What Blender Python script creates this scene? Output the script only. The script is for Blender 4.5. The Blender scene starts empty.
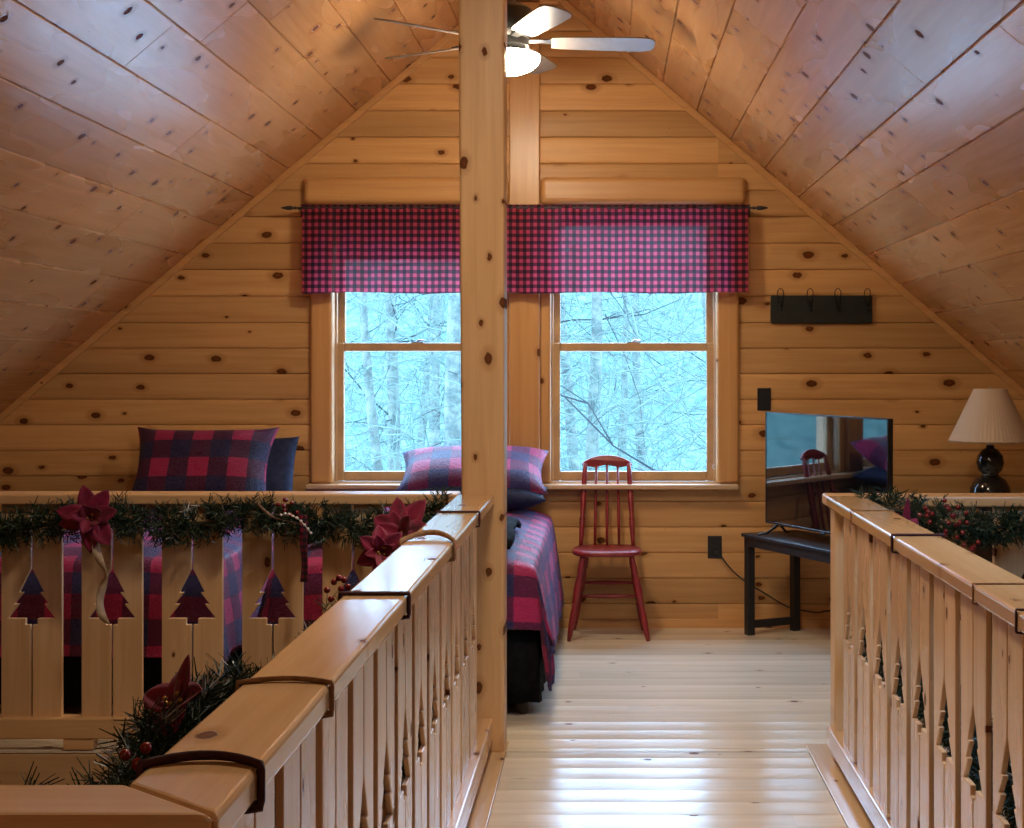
import bpy, bmesh, math, random
from mathutils import Vector, Matrix, noise
random.seed(11)
S = bpy.context.scene
COL = S.collection
PI = math.pi
F = 1470.0; VU, VV = 607.0, 364.0; EYE = 1.43

def px(u, v, Y):
    """photograph pixel at depth Y -> world point"""
    return Vector(((u-VU)*Y/F, Y, EYE-(v-VV)*Y/F))

# ------------------------------------------------------------------ node helpers
class NT:
    def __init__(s, name):
        s.m = bpy.data.materials.new(name); s.m.use_nodes = True
        s.t = s.m.node_tree; s.t.nodes.clear()
        s.out = s.t.nodes.new('ShaderNodeOutputMaterial')
    def n(s, typ, **kw):
        nd = s.t.nodes.new('ShaderNode'+typ)
        for k, v in kw.items():
            if k.startswith('i_'):
                nd.inputs[k[2:].replace('_', ' ')].default_value = v
            else: setattr(nd, k, v)
        return nd
    def l(s, a, b): s.t.links.new(a, b)
    def put(s, v, sock):
        if isinstance(v, (int, float)): sock.default_value = v
        elif isinstance(v, tuple): sock.default_value = v if len(v) != 3 or sock.type != 'RGBA' else (*v, 1)
        else: s.l(v, sock)
    def math(s, op, a, b=0.0, c=0.0, clamp=False):
        nd = s.n('Math', operation=op); nd.use_clamp = clamp
        s.put(a, nd.inputs[0]); s.put(b, nd.inputs[1])
        if op in ('MULTIPLY_ADD', 'SMOOTH_MIN', 'WRAP', 'COMPARE'): s.put(c, nd.inputs[2])
        return nd.outputs[0]
    def maprange(s, v, a, b, c=0.0, d=1.0, smooth=True):
        nd = s.n('MapRange'); nd.interpolation_type = 'SMOOTHSTEP' if smooth else 'LINEAR'; nd.clamp = True
        s.put(v, nd.inputs[0]); s.put(a, nd.inputs[1]); s.put(b, nd.inputs[2]); s.put(c, nd.inputs[3]); s.put(d, nd.inputs[4])
        return nd.outputs[0]
    def comb(s, x, y, z):
        nd = s.n('CombineXYZ'); s.put(x, nd.inputs[0]); s.put(y, nd.inputs[1]); s.put(z, nd.inputs[2]); return nd.outputs[0]
    def vmath(s, op, a, b):
        nd = s.n('VectorMath', operation=op); s.put(a, nd.inputs[0]); s.put(b, nd.inputs[1])
        return nd.outputs['Value'] if op in ('LENGTH', 'DOT_PRODUCT', 'DISTANCE') else nd.outputs[0]
    def mix(s, f, a, b, blend='MIX'):
        nd = s.n('Mix'); nd.data_type = 'RGBA'; nd.blend_type = blend; nd.clamp_factor = True
        s.put(f, nd.inputs[0]); s.put(a, nd.inputs[6]); s.put(b, nd.inputs[7]); return nd.outputs[2]
    def noise(s, vec, scale=1.0, detail=2.0, rough=0.5, dist=0.0):
        nd = s.n('TexNoise'); nd.inputs['Scale'].default_value = scale; nd.inputs['Detail'].default_value = detail
        nd.inputs['Roughness'].default_value = rough; nd.inputs['Distortion'].default_value = dist
        s.put(vec, nd.inputs['Vector']); return nd.outputs[0]
    def bump(s, h, strength=.2, dist=.01, normal=None):
        nd = s.n('Bump'); nd.inputs['Strength'].default_value = strength; nd.inputs['Distance'].default_value = dist
        s.put(h, nd.inputs['Height'])
        if normal is not None: s.l(normal, nd.inputs['Normal'])
        return nd.outputs[0]
    def bsdf(s, color, rough=.5, metal=0.0, spec=.5, normal=None, coat=0.0, coat_rough=.1, sheen=0.0):
        b = s.n('BsdfPrincipled')
        s.put(color, b.inputs['Base Color']); s.put(rough, b.inputs['Roughness']); s.put(metal, b.inputs['Metallic'])
        b.inputs['Specular IOR Level'].default_value = spec
        b.inputs['Coat Weight'].default_value = coat; b.inputs['Coat Roughness'].default_value = coat_rough
        b.inputs['Sheen Weight'].default_value = sheen
        if normal is not None: s.l(normal, b.inputs['Normal'])
        s.l(b.outputs[0], s.out.inputs[0]); return b

def plain(name, color, rough=.5, metal=0.0, spec=.5, var=.12, scale=20.0, bumpk=0.0, coat=0.0, sheen=0.0):
    """painted / metal / plastic surface with slight mottling"""
    t = NT(name)
    tc = t.n('TexCoord').outputs['Object']
    f = t.noise(tc, scale, 4, .6)
    c2 = tuple(x*(1-var*2) for x in color)
    col = t.mix(t.maprange(f, .3, .7), color, c2)
    r = t.maprange(f, .3, .7, max(.02, rough*.85), min(1, rough*1.15), False)
    nm = t.bump(t.noise(tc, scale*6, 3), bumpk, .004) if bumpk else None
    t.bsdf(col, r, metal, spec, nm, coat, sheen=sheen)
    return t.m

def pine(name, c1, c2, axes=(0, 1, 2), rough=.4, spec=.5, knot_r=.016, cell=(.4, .14), knots=.6, bid=False,
         var=.22, bumpk=.12, coat=0.0, coat_rough=.15, kcol=(.055, .014, .004), wander=0.0):
    """clear-finished knotty pine; axes = (along grain, across, thickness)"""
    t = NT(name)
    tc = t.n('TexCoord').outputs['Object']
    sp = t.n('SeparateXYZ'); t.l(tc, sp.inputs[0])
    if bid:
        at = t.n('Attribute'); at.attribute_name = 'bid'; rnd = at.outputs['Fac']
    else:
        rnd = t.n('ObjectInfo').outputs['Random']
    u0, v0, w0 = (sp.outputs[a] for a in axes)
    u = t.math('MULTIPLY_ADD', rnd, 53.0, u0)
    v = t.math('MULTIPLY_ADD', rnd, 7.3, v0)
    # knots
    vx = t.math('MULTIPLY', u, 1/cell[0]); vy = t.math('MULTIPLY', v, 1/cell[1])
    vor = t.n('TexVoronoi'); vor.voronoi_dimensions = '2D'; vor.inputs['Scale'].default_value = 1; vor.inputs['Randomness'].default_value = .85
    vv = t.comb(vx, vy, 0.0); t.l(vv, vor.inputs['Vector'])
    dl = t.vmath('SUBTRACT', vv, vor.outputs['Position'])
    dl = t.vmath('MULTIPLY', dl, (cell[0]*.62, cell[1], 0.0))
    wob = t.noise(t.comb(u, v, 0.0), 45, 2)
    d = t.math('ADD', t.vmath('LENGTH', dl, (0., 0., 0.)), t.math('MULTIPLY_ADD', wob, .012, -.006))
    cs = t.n('SeparateColor'); t.l(vor.outputs['Color'], cs.inputs[0])
    gate = t.math('LESS_THAN', cs.outputs[1], knots)
    r = t.math('MULTIPLY', t.math('MULTIPLY_ADD', cs.outputs[0], knot_r*.9, knot_r*.3), gate)
    r = t.math('ADD', r, .0001)
    km = t.maprange(d, t.math('MULTIPLY', r, 1.05), t.math('MULTIPLY', r, .7))
    halo = t.maprange(d, t.math('MULTIPLY', r, 2.3), r)
    # grain
    push = t.math('MULTIPLY', halo, .25)
    gv = t.comb(t.math('MULTIPLY', u, 1.3), t.math('MULTIPLY', v, 26.0), t.math('MULTIPLY', w0, 26.0))
    g = t.noise(gv, 1.0, 4, .55, .6)
    g = t.math('ADD', g, push)
    fv = t.comb(t.math('MULTIPLY', u, 5.0), t.math('MULTIPLY', v, 160.0), t.math('MULTIPLY', w0, 160.0))
    fg = t.noise(fv, 1.0, 2)
    wide = t.noise(t.comb(t.math('MULTIPLY', u, 1.1), t.math('MULTIPLY', v, 5.0), 0.0), 1.0, 2)
    gm = t.math('ADD', t.maprange(g, .34, .72, 0, .75, False), t.math('MULTIPLY_ADD', fg, .5, -.17), clamp=True)
    col = t.mix(gm, c1, c2)
    # board to board tone
    wn = t.n('TexWhiteNoise'); wn.noise_dimensions = '1D'; t.l(t.math('MULTIPLY', rnd, 991.0), wn.inputs['W'])
    tone = t.math('ADD', t.math('MULTIPLY_ADD', wn.outputs[0], var*1.3, 1-var*.8), t.math('MULTIPLY_ADD', wide, var*1.2, -var*.6))
    hs = t.n('HueSaturation'); t.l(tone, hs.inputs['Value']); t.l(col, hs.inputs['Color'])
    col = hs.outputs[0]
    col = t.mix(t.math('MULTIPLY', halo, .32), col, (c2[0]*.62, c2[1]*.5, c2[2]*.42))
    core = t.mix(t.maprange(d, 0.0, r), (kcol[0]*2.3, kcol[1]*2.2, kcol[2]*2), kcol)
    col = t.mix(t.math('MULTIPLY', km, .93), col, core)
    rr = t.math('MULTIPLY_ADD', km, .4, t.math('MULTIPLY_ADD', wide, .14, rough-.07))
    h = t.math('ADD', t.math('MULTIPLY', g, .6), t.math('MULTIPLY', wide, wander)) if wander else g
    nm = t.bump(h, bumpk, .004)
    bb = t.bsdf(col, rr, 0, spec, nm, coat, coat_rough)
    t.l(t.math('MULTIPLY_ADD', km, -spec*.85, spec), bb.inputs['Specular IOR Level'])
    return t.m

# ------------------------------------------------------------------ mesh helpers
def box(bm, x0, x1, y0, y1, z0, z1):
    vs = [bm.verts.new(p) for p in ((x0,y0,z0),(x1,y0,z0),(x1,y1,z0),(x0,y1,z0),(x0,y0,z1),(x1,y0,z1),(x1,y1,z1),(x0,y1,z1))]
    for f in ((3,2,1,0),(4,5,6,7),(0,1,5,4),(1,2,6,5),(2,3,7,6),(3,0,4,7)): bm.faces.new([vs[i] for i in f])
    return vs
def boxr(bm, c, size, R):
    vs = box(bm, -size[0]/2, size[0]/2, -size[1]/2, size[1]/2, -size[2]/2, size[2]/2)
    for v in vs: v.co = R @ v.co + Vector(c)
def frames(pts):
    out = []; n = len(pts); up = None
    for i in range(n):
        d = (pts[min(i+1, n-1)]-pts[max(i-1, 0)]).normalized()
        if up is None: up = Vector((0,0,1)) if abs(d.z) < .9 else Vector((1,0,0))
        a = d.cross(up).normalized(); b = a.cross(d).normalized(); up = b
        out.append((a, b))
    return out
def tube(bm, pts, rad, seg=8, caps=True, flat=1.0):
    pts = [Vector(p) for p in pts]; fr = frames(pts)
    rs = rad if isinstance(rad, (list, tuple)) else [rad]*len(pts)
    rings = []
    for p, (a, b), r in zip(pts, fr, rs):
        rings.append([bm.verts.new(p+a*math.cos(2*PI*k/seg)*r+b*math.sin(2*PI*k/seg)*r*flat) for k in range(seg)])
    for i in range(len(rings)-1):
        for k in range(seg):
            bm.faces.new((rings[i][k], rings[i][(k+1)%seg], rings[i+1][(k+1)%seg], rings[i+1][k]))
    if caps:
        bm.faces.new(rings[0][::-1]); bm.faces.new(rings[-1])
def lathe(bm, prof, seg=28, c=(0,0,0), caps=True):
    c = Vector(c); rings = []
    for r, z in prof:
        rings.append([bm.verts.new(c+Vector((r*math.cos(2*PI*k/seg), r*math.sin(2*PI*k/seg), z))) for k in range(seg)])
    for i in range(len(rings)-1):
        for k in range(seg):
            bm.faces.new((rings[i][k], rings[i][(k+1)%seg], rings[i+1][(k+1)%seg], rings[i+1][k]))
    if caps:
        if prof[0][0] > 1e-5: bm.faces.new(rings[0][::-1])
        if prof[-1][0] > 1e-5: bm.faces.new(rings[-1])
def prism(bm, poly, t0, t1, f):
    """poly of (a,b) extruded t0..t1; f(a,b,t) -> point"""
    A = [bm.verts.new(f(a, b, t0)) for a, b in poly]; B = [bm.verts.new(f(a, b, t1)) for a, b in poly]
    n = len(poly)
    bm.faces.new(A); bm.faces.new(B[::-1])
    for i in range(n): bm.faces.new((A[i], B[i], B[(i+1)%n], A[(i+1)%n]))
def obj(name, bm, mat, parent=None, smooth=False, bevel=0.0, loc=None, angle=None, seg=2):
    bmesh.ops.recalc_face_normals(bm, faces=bm.faces)
    me = bpy.data.meshes.new(name); bm.to_mesh(me); bm.free()
    me.materials.append(mat)
    o = bpy.data.objects.new(name, me); COL.objects.link(o)
    if smooth:
        me.polygons.foreach_set('use_smooth', [True]*len(me.polygons))
    if angle is not None:
        me.set_sharp_from_angle(angle=math.radians(angle))
    if bevel:
        m = o.modifiers.new('bevel', 'BEVEL'); m.width = bevel; m.segments = seg; m.limit_method = 'ANGLE'; m.angle_limit = math.radians(40)
    if parent: o.parent = parent
    if loc is not None: o.location = loc
    return o
def tag(o, label, cat, group=None, kind=None):
    o['label'] = label; o['category'] = cat
    if group: o['group'] = group
    if kind: o['kind'] = kind
    return o
def thing(name, label, cat, loc=(0,0,0), rotz=0.0, group=None):
    o = bpy.data.objects.new(name, None); COL.objects.link(o); o.empty_display_size = .1
    o.location = loc; o.rotation_euler = (0, 0, rotz)
    return tag(o, label, cat, group)
def struct(name, bm, mat, label=None, **kw):
    o = obj(name, bm, mat, **kw); o['kind'] = 'structure'
    if label: o['label'] = label; 
    return o
def B(): return bmesh.new()
def set_bid(o, vals):
    a = o.data.attributes.new('bid', 'FLOAT', 'FACE')
    a.data.foreach_set('value', vals)

# ------------------------------------------------------------------ materials
LOG  = pine('log siding pine', (.66,.385,.155), (.52,.27,.092), (0,2,1), .42, .3, .019, (.36,.14), .62, True, .30, .08)
CEIL = pine('varnished ceiling pine', (.62,.325,.135), (.47,.22,.08), (1,0,2), .27, .55, .014, (.26,.15), .80, True, .24, .0)
FLOOR = pine('pale floor pine', (.75,.68,.55), (.64,.55,.42), (0,1,2), .20, .6, .012, (.5,.14), .5, True, .16, .04)
RAILY = pine('rail pine along', (.66,.42,.21), (.53,.30,.13), (1,0,2), .17, .75, .013, (.45,.1), .6, False, .14, .03)
RAILX = pine('rail pine across', (.66,.42,.21), (.53,.30,.13), (0,1,2), .36, .45, .013, (.45,.1), .6, False, .14, .05, .2, .25)
SLATX = pine('baluster pine wide in x', (.70,.47,.26), (.56,.335,.165), (2,0,1), .4, .45, .011, (.35,.11), .6, False, .18, .05)
SLATY = pine('baluster pine wide in y', (.70,.47,.27), (.56,.335,.175), (2,1,0), .27, .9, .011, (.35,.11), .5, False, .18, .05)
POST = pine('post pine', (.68,.42,.20), (.56,.32,.135), (2,0,1), .38, .45, .016, (.24,.09), .75, False, .1, .05)
TRIMZ = pine('upright trim pine', (.62,.34,.13), (.50,.25,.085), (2,0,1), .33, .45, .012, (.6,.2), .3, False, .08, .04)
TRIMX = pine('level trim pine', (.64,.36,.14), (.52,.265,.09), (0,2,1), .33, .45, .012, (.7,.2), .3, False, .08, .04)
SASH = plain('window sash wood', (.55,.34,.17), .3, 0, .5, .1, 9)
SASHX = plain('window frame wood', (.62,.42,.25), .3, 0, .5, .06, 9)
LOWER = plain('lower storey timber', (.10,.045,.018), .5, 0, .4, .2, 3)
BLACKM = plain('black painted metal', (.006,.006,.0065), .45, 0, .5, .1)
BLACKP = plain('black plastic', (.010,.010,.011), .35, 0, .5, .1)
TABLE = plain('black painted wood', (.016,.016,.019), .42, 0, .5, .2, 12, .05)
REDP = plain('red paint', (.29,.026,.030), .36, 0, .5, .12, 14, .05)
IRON = plain('grey iron', (.06,.06,.065), .4, .7, .5, .1)
SILVER = plain('silver metal', (.5,.5,.5), .3, 1, .5, .1)
HOOKB = plain('dark green black board', (.014,.019,.016), .45, 0, .4, .2, 15, .05)
BLADE = plain('pale fan blade', (.25,.205,.165), .32, 0, .5, .06, 30)
CERAM = plain('black glazed ceramic', (.012,.012,.013), .12, 0, .6, .1)
CORDT = plain('tan cord', (.30,.16,.075), .7, 0, .2, .2, 60, .1)
CORDD = plain('dark red cord', (.05,.012,.014), .65, 0, .25, .2, 60, .1)
PETAL = plain('wine red silk', (.24,.007,.045), .6, 0, .3, .25, 25, .1, 0, .2)
BERRY = plain('red berry', (.22,.012,.012), .22, 0, .5, .15)
GOLD = plain('gold stamen', (.5,.3,.08), .4, .3, .5, .1)
CREAM = plain('cream ribbon', (.50,.37,.24), .55, 0, .3, .15, 30, .05)
BEAD = plain('pearl bead', (.75,.70,.65), .2, 0, .5, .05)
BROWNR = plain('brown ribbon', (.16,.075,.045), .6, 0, .3, .2, 30)
TINSEL = plain('frosted tips', (.6,.65,.66), .3, .3, .5, .1)
NAVY = plain('navy fabric', (.013,.022,.070), .7, 0, .25, .2, 30, .2, 0, .04)
BLACKC = plain('black cloth', (.009,.009,.011), .9, 0, .08, .2, 30, .2, 0, 0)
BEDW = plain('dark bed wood', (.03,.014,.008), .4, 0, .4, .2, 10)
MATT = plain('mattress ticking', (.5,.5,.52), .8, 0, .2, .08, 30)
WHITEC = plain('white plastic', (.7,.7,.7), .4, 0, .4, .03)
SHADEF = None

def green_mat():
    t = NT('garland green')
    tc = t.n('TexCoord').outputs['Object']
    f = t.noise(tc, 60, 2)
    col = t.mix(t.maprange(f, .35, .65), (.006,.019,.010), (.018,.040,.018))
    t.bsdf(col, .5, 0, .35); return t.m
GREEN = green_mat()

def check_cloth(name, size, red, mid, dark, uv=True, quilt=0.0, trans=0.0, rough=.65, sheen=.3, quilt_scale=70, ripple=0.0):
    """buffalo / gingham check in the cloth's own UV metres"""
    t = NT(name)
    uvn = t.n('UVMap').outputs[0]
    sp = t.n('SeparateXYZ'); t.l(uvn, sp.inputs[0])
    a = t.math('GREATER_THAN', t.math('FRACT', t.math('MULTIPLY', sp.outputs[0], .5/size)), .5)
    b = t.math('GREATER_THAN', t.math('FRACT', t.math('MULTIPLY', sp.outputs[1], .5/size)), .5)
    k = t.math('MULTIPLY', t.math('ADD', a, b), .5)
    one = t.mix(t.math('MULTIPLY', k, 2.0, clamp=True), red, mid)
    col = t.mix(t.math('SUBTRACT', t.math('MULTIPLY', k, 2.0), 1.0, clamp=True), one, dark)
    fz = t.noise(t.comb(sp.outputs[0], sp.outputs[1], 0.0), 300, 2)
    col = t.mix(t.math('MULTIPLY', fz, .2), col, t.mix(.5, dark, mid))
    h = t.math('MULTIPLY', fz, .15)
    if quilt:
        nv = t.n('TexNoise'); nv.inputs['Scale'].default_value = quilt_scale; nv.inputs['Detail'].default_value = 1.5; nv.inputs['Distortion'].default_value = 1.5
        t.l(uvn, nv.inputs['Vector'])
        st = t.math('ABSOLUTE', t.math('SUBTRACT', nv.outputs[0], .5))
        h = t.math('ADD', h, t.math('MULTIPLY', t.maprange(st, 0.0, .12), quilt))
    if ripple:
        h = t.math('ADD', h, t.math('MULTIPLY', t.math('SINE', t.math('MULTIPLY', sp.outputs[1], 2*PI/.045)), ripple))
    nm = t.bump(h, .8, .010)
    p = t.bsdf(col, rough, 0, .2, nm, 0, sheen=sheen)
    p.inputs['Sheen Roughness'].default_value = .4; p.inputs['Sheen Tint'].default_value = (.62,.5,1,1)
    if trans:
        tr = t.n('BsdfTranslucent'); t.l(col, tr.inputs[0])
        mx = t.n('MixShader'); mx.inputs[0].default_value = trans
        t.l(p.outputs[0], mx.inputs[1]); t.l(tr.outputs[0], mx.inputs[2])
        tp = t.n('BsdfTransparent'); t.l(t.mix(.5, col, (.8,.7,.75)), tp.inputs[0])   # open weave
        m2 = t.n('MixShader'); m2.inputs[0].default_value = .15
        t.l(mx.outputs[0], m2.inputs[1]); t.l(tp.outputs[0], m2.inputs[2]); t.l(m2.outputs[0], t.out.inputs[0])
    return t.m
QUILT = check_cloth('quilted buffalo check', .105, (.62,.035,.16), (.17,.02,.085), (.028,.04,.15), quilt=.8, rough=.42, sheen=.35)
SHAM = check_cloth('sham buffalo check', .105, (.52,.024,.09), (.085,.010,.030), (.013,.019,.062), quilt=1.0, rough=.40, sheen=.22, quilt_scale=90)
VAL = check_cloth('small check valance', .0195, (.62,.07,.13), (.15,.022,.045), (.018,.013,.022), trans=.42, rough=.7, sheen=.1)
RIBC = check_cloth('dark check ribbon', .012, (.22,.012,.03), (.06,.008,.014), (.01,.008,.01), rough=.6)

def glass_mat():
    t = NT('window glass')
    tr = t.n('BsdfTransparent'); tr.inputs[0].default_value = (.95,.99,.985,1)
    gl = t.n('BsdfGlossy'); gl.inputs['Roughness'].default_value = .01
    ge = t.n('NewGeometry')
    cs = t.math('ABSOLUTE', t.vmath('DOT_PRODUCT', ge.outputs['Incoming'], ge.outputs['Normal']))
    fr = t.math('MULTIPLY_ADD', t.math('POWER', t.math('SUBTRACT', 1.0, cs, clamp=True), 5.0), .95, .045)
    mx = t.n('MixShader'); t.l(fr, mx.inputs[0])
    t.l(tr.outputs[0], mx.inputs[1]); t.l(gl.outputs[0], mx.inputs[2]); t.l(mx.outputs[0], t.out.inputs[0])
    return t.m
GLASS = glass_mat()
def screen_mat():
    t = NT('dark glass screen')
    t.bsdf((.004,.004,.005), .03, 0, 1.0, None, .4, .02); return t.m
SCREEN = screen_mat()
def emit_mat(name, col, st):
    t = NT(name); e = t.n('Emission'); e.inputs[0].default_value = (*col, 1); e.inputs[1].default_value = st
    t.l(e.outputs[0], t.out.inputs[0]); return t.m
GLOBE = emit_mat('lit frosted globe', (1.0,.82,.58), 85.0)
def shade_mat():
    t = NT('cream pleated lampshade')
    d = t.n('BsdfDiffuse'); d.inputs[0].default_value = (.80,.67,.53,1)
    tr = t.n('BsdfTranslucent'); tr.inputs[0].default_value = (.66,.5,.34,1)
    tc = t.n('TexCoord').outputs['Object']
    f = t.noise(tc, 80, 2)
    nm = t.bump(f, .1, .002); t.l(nm, d.inputs['Normal'])
    mx = t.n('MixShader'); mx.inputs[0].default_value = .3
    t.l(d.outputs[0], mx.inputs[1]); t.l(tr.outputs[0], mx.inputs[2]); t.l(mx.outputs[0], t.out.inputs[0]); return t.m
SHADEF = shade_mat()

# ------------------------------------------------------------------ room constants
WY = 8.0                               # back wall
RX, RZ, SL = -.437, 3.587, .85          # ridge and slope
XL, XR = -4.05, 3.15
YB = -2.6
def roof(x): return RZ - SL*abs(x-RX)
def wx(u): return (u-VU)*WY/F
def wz(v): return EYE-(v-VV)*WY/F
# window openings (mirrored about the upright)
R0, R1 = wx(549), wx(718)
L0, L1 = -.892-R1, -.892-R0
OZ0, OZ1 = wz(483), wz(205)

# ------------------------------------------------------------------ back wall of log siding
def log_wall(name, y, side, opens, seed):
    rnd = random.Random(seed)
    v323 = wz(322.9)
    seams = [v323]
    z = v323
    while z > -.3: z -= 25.5*WY/F; seams.append(z)
    z = v323
    while z < 3.8: z += 26.5*WY/F; seams.append(z)
    seams.sort()
    xs = sorted(set([XL, XR] + [o[0] for o in opens] + [o[1] for o in opens]))
    bm = B(); bids = []
    lay = bm.faces.layers.float.new('bid')
    prof = [(0,.004),(.012,.0075),(.03,.0115),(.07,.0132),(.2,.0140),(.35,.0146),(.5,.015),(.65,.0146),(.8,.0140),(.93,.0132),(.97,.0115),(.988,.0075),(1,.004)]
    for i in range(len(seams)-1):
        z0, z1 = seams[i], seams[i+1]
        jx = rnd.uniform(XL, XR); b1, b2 = rnd.random(), rnd.random()
        zz = [(z0+(z1-z0)*t, d) for t, d in prof]
        for cut in sorted({o[2] for o in opens} | {o[3] for o in opens}):
            if z0+1e-4 < cut < z1-1e-4:
                for j in range(len(zz)-1):
                    if zz[j][0] < cut < zz[j+1][0]:
                        f = (cut-zz[j][0])/(zz[j+1][0]-zz[j][0]); zz.insert(j+1, (cut, zz[j][1]*(1-f)+zz[j+1][1]*f)); break
        for k in range(len(xs)-1):
            xa, xb = xs[k], xs[k+1]
            prev = None; bid = b1 if (xa+xb)/2 < jx else b2
            for j, (zc, d) in enumerate(zz):
                yy = y - side*d
                cur = (bm.verts.new((xa, yy, zc)), bm.verts.new((xb, yy, zc)))
                if prev:
                    zm = (prev[2]+zc)/2
                    if not any(o[0]-1e-5 <= xa and xb <= o[1]+1e-5 and o[2] < zm < o[3] for o in opens):
                        f = bm.faces.new((prev[0], prev[1], cur[1], cur[0])); f[lay] = bid
                prev = (*cur, zc)
    bmesh.ops.remove_doubles(bm, verts=bm.verts, dist=1e-5)
    bmesh.ops.delete(bm, geom=[v for v in bm.verts if not v.link_faces], context='VERTS')
    for s in (1, -1):
        n = Vector((s*SL, 0, 1)).normalized()
        bmesh.ops.bisect_plane(bm, geom=bm.verts[:]+bm.edges[:]+bm.faces[:], plane_co=(RX, 0, RZ+.02), plane_no=n, clear_outer=True)
    bmesh.ops.bisect_plane(bm, geom=bm.verts[:]+bm.edges[:]+bm.faces[:], plane_co=(0,0,-.25), plane_no=(0,0,-1), clear_outer=True)
    o = struct(name, bm, LOG, smooth=True, angle=28)
    return o
OPENS = [(L0, L1, OZ0, OZ1), (R0, R1, OZ0, OZ1)]
log_wall('wall_back', WY, 1, OPENS, 5)
log_wall('wall_front', YB, -1, [], 9)
# outer skin so the wall has thickness
def skin(y0, y1, opens, name):
    bm = B()
    xs = sorted([XL, XR]+[o[0] for o in opens]+[o[1] for o in opens])
    z0, z1 = opens[0][2:] if opens else (0, 0)
    for k in range(len(xs)-1):
        inside = any(o[0]-1e-4 <= xs[k] and xs[k+1] <= o[1]+1e-4 for o in opens)
        if inside:
            box(bm, xs[k], xs[k+1], y0, y1, -.3, z0); box(bm, xs[k], xs[k+1], y0, y1, z1, 3.7)
        else: box(bm, xs[k], xs[k+1], y0, y1, -.3, 3.7)
    for s in (1, -1):
        n = Vector((s*SL, 0, 1)).normalized()
        r = bmesh.ops.bisect_plane(bm, geom=bm.verts[:]+bm.edges[:]+bm.faces[:], plane_co=(RX, 0, RZ+.05), plane_no=n, clear_outer=True)
    return struct(name, bm, LOWER)
skin(WY+.002, WY+.13, OPENS, 'wall_exterior')
skin(YB-.13, YB-.002, [], 'wall_exterior')

# ------------------------------------------------------------------ ceiling boards
SKY_Y0, SKY_Y1, SKY_S0, SKY_S1 = 3.1, 4.2, 11*.242, 13*.242      # added unseen roof window in the right slope
def ceiling(side, seed):
    rnd = random.Random(seed)
    n = Vector((-side*SL, 0, -1)).normalized()            # into the room
    dn = Vector((side, 0, -SL)).normalized()              # down the slope
    w = .242; g = .005
    bm = B(); lay = bm.faces.layers.float.new('bid')
    top = Vector((RX, 0, RZ)); s = 0.0; L = 5.0
    while s < L:
        y = YB - rnd.uniform(0, 3)
        while y < WY:
            y1 = y + rnd.uniform(1.6, 4.2); 
            ya0, yb0 = max(y, YB), min(y1, WY)
            spans = [(ya0, yb0)]
            if side > 0 and SKY_S0-.01 < s < SKY_S1-.01:
                spans = [(ya0, min(yb0, SKY_Y0)), (max(ya0, SKY_Y1), yb0)]
            for ya, yb in spans:
                if yb-ya < .006: continue
                bid = rnd.random()
                prof = [(0, -.007), (g, 0), (w-g, 0), (w, -.007)]
                ye = [(ya, 0), (yb, 0)] if False else [ya, yb]
                rows = []
                for q, d in prof:
                    p = top + dn*(s+q) + n*d
                    rows.append([bm.verts.new((p.x, yy, p.z)) for yy in (ya, ya+.0025, yb-.0025, yb)])
                # small dip at butt joints
                for r_ in rows:
                    for e in (0, 3): r_[e].co += -n*.004
                for a in range(3):
                    for b in range(3):
                        f = bm.faces.new((rows[a][b], rows[a][b+1], rows[a+1][b+1], rows[a+1][b])); f[lay] = bid
            y = y1
        s += w
    return struct('ceiling', bm, CEIL)
ceiling(-1, 3); ceiling(1, 8)
bm = B()
for s in (-1, 1):                                         # roof deck over the boards
    dn = Vector((s, 0, -SL)).normalized(); n = Vector((s*SL, 0, 1)).normalized()
    a0 = Vector((RX, 0, RZ))+n*.02
    def piece(s0, s1, ya, yb):
        a = a0+dn*s0; b = a0+dn*s1; c = b+n*.12; d = a+n*.12 if s0 > 0 else Vector((RX, 0, RZ+.18))
        prism(bm, [(a.x, a.z), (b.x, b.z), (c.x, c.z), (d.x, d.z)], ya, yb, lambda x, z, t: (x, t, z))
    if s < 0: piece(0, 5.6, YB-.3, WY+.45)
    else:
        piece(0, 5.6, YB-.3, SKY_Y0); piece(0, 5.6, SKY_Y1, WY+.45); piece(0, SKY_S0, SKY_Y0, SKY_Y1); piece(SKY_S1, 5.6, SKY_Y0, SKY_Y1)
struct('roof', bm, LOWER)
for side, nm in ((-1, 'trim_1'), (1, 'trim_2')):          # trim where ceiling meets the back wall
    bm = B()
    dn = Vector((side, 0, -SL)).normalized(); n = Vector((-side*SL, 0, -1)).normalized()
    a = Vector((RX, 0, RZ)); b = a+dn*5.2
    prism(bm, [(a.x, a.z), (b.x, b.z), ((b+n*.036).x, (b+n*.036).z), (RX, RZ-.036*math.sqrt(1+SL*SL))], WY-.032, WY-.012, lambda x, z, t: (x, t, z))
    struct(nm, bm, TRIMX, bevel=.004)
bm = B(); box(bm, RX-.07, RX+.07, YB, WY, RZ-.19, RZ-.03); struct('ridge_beam', bm, RAILY, bevel=.004)
for side, x in ((-1, XL), (1, XR)):
    bm = B(); z = roof(x); box(bm, x-.1 if side < 0 else x, x if side < 0 else x+.1, YB, WY, -.3, z+.1)
    struct('wall_left' if side < 0 else 'wall_right', bm, RAILY)

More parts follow.
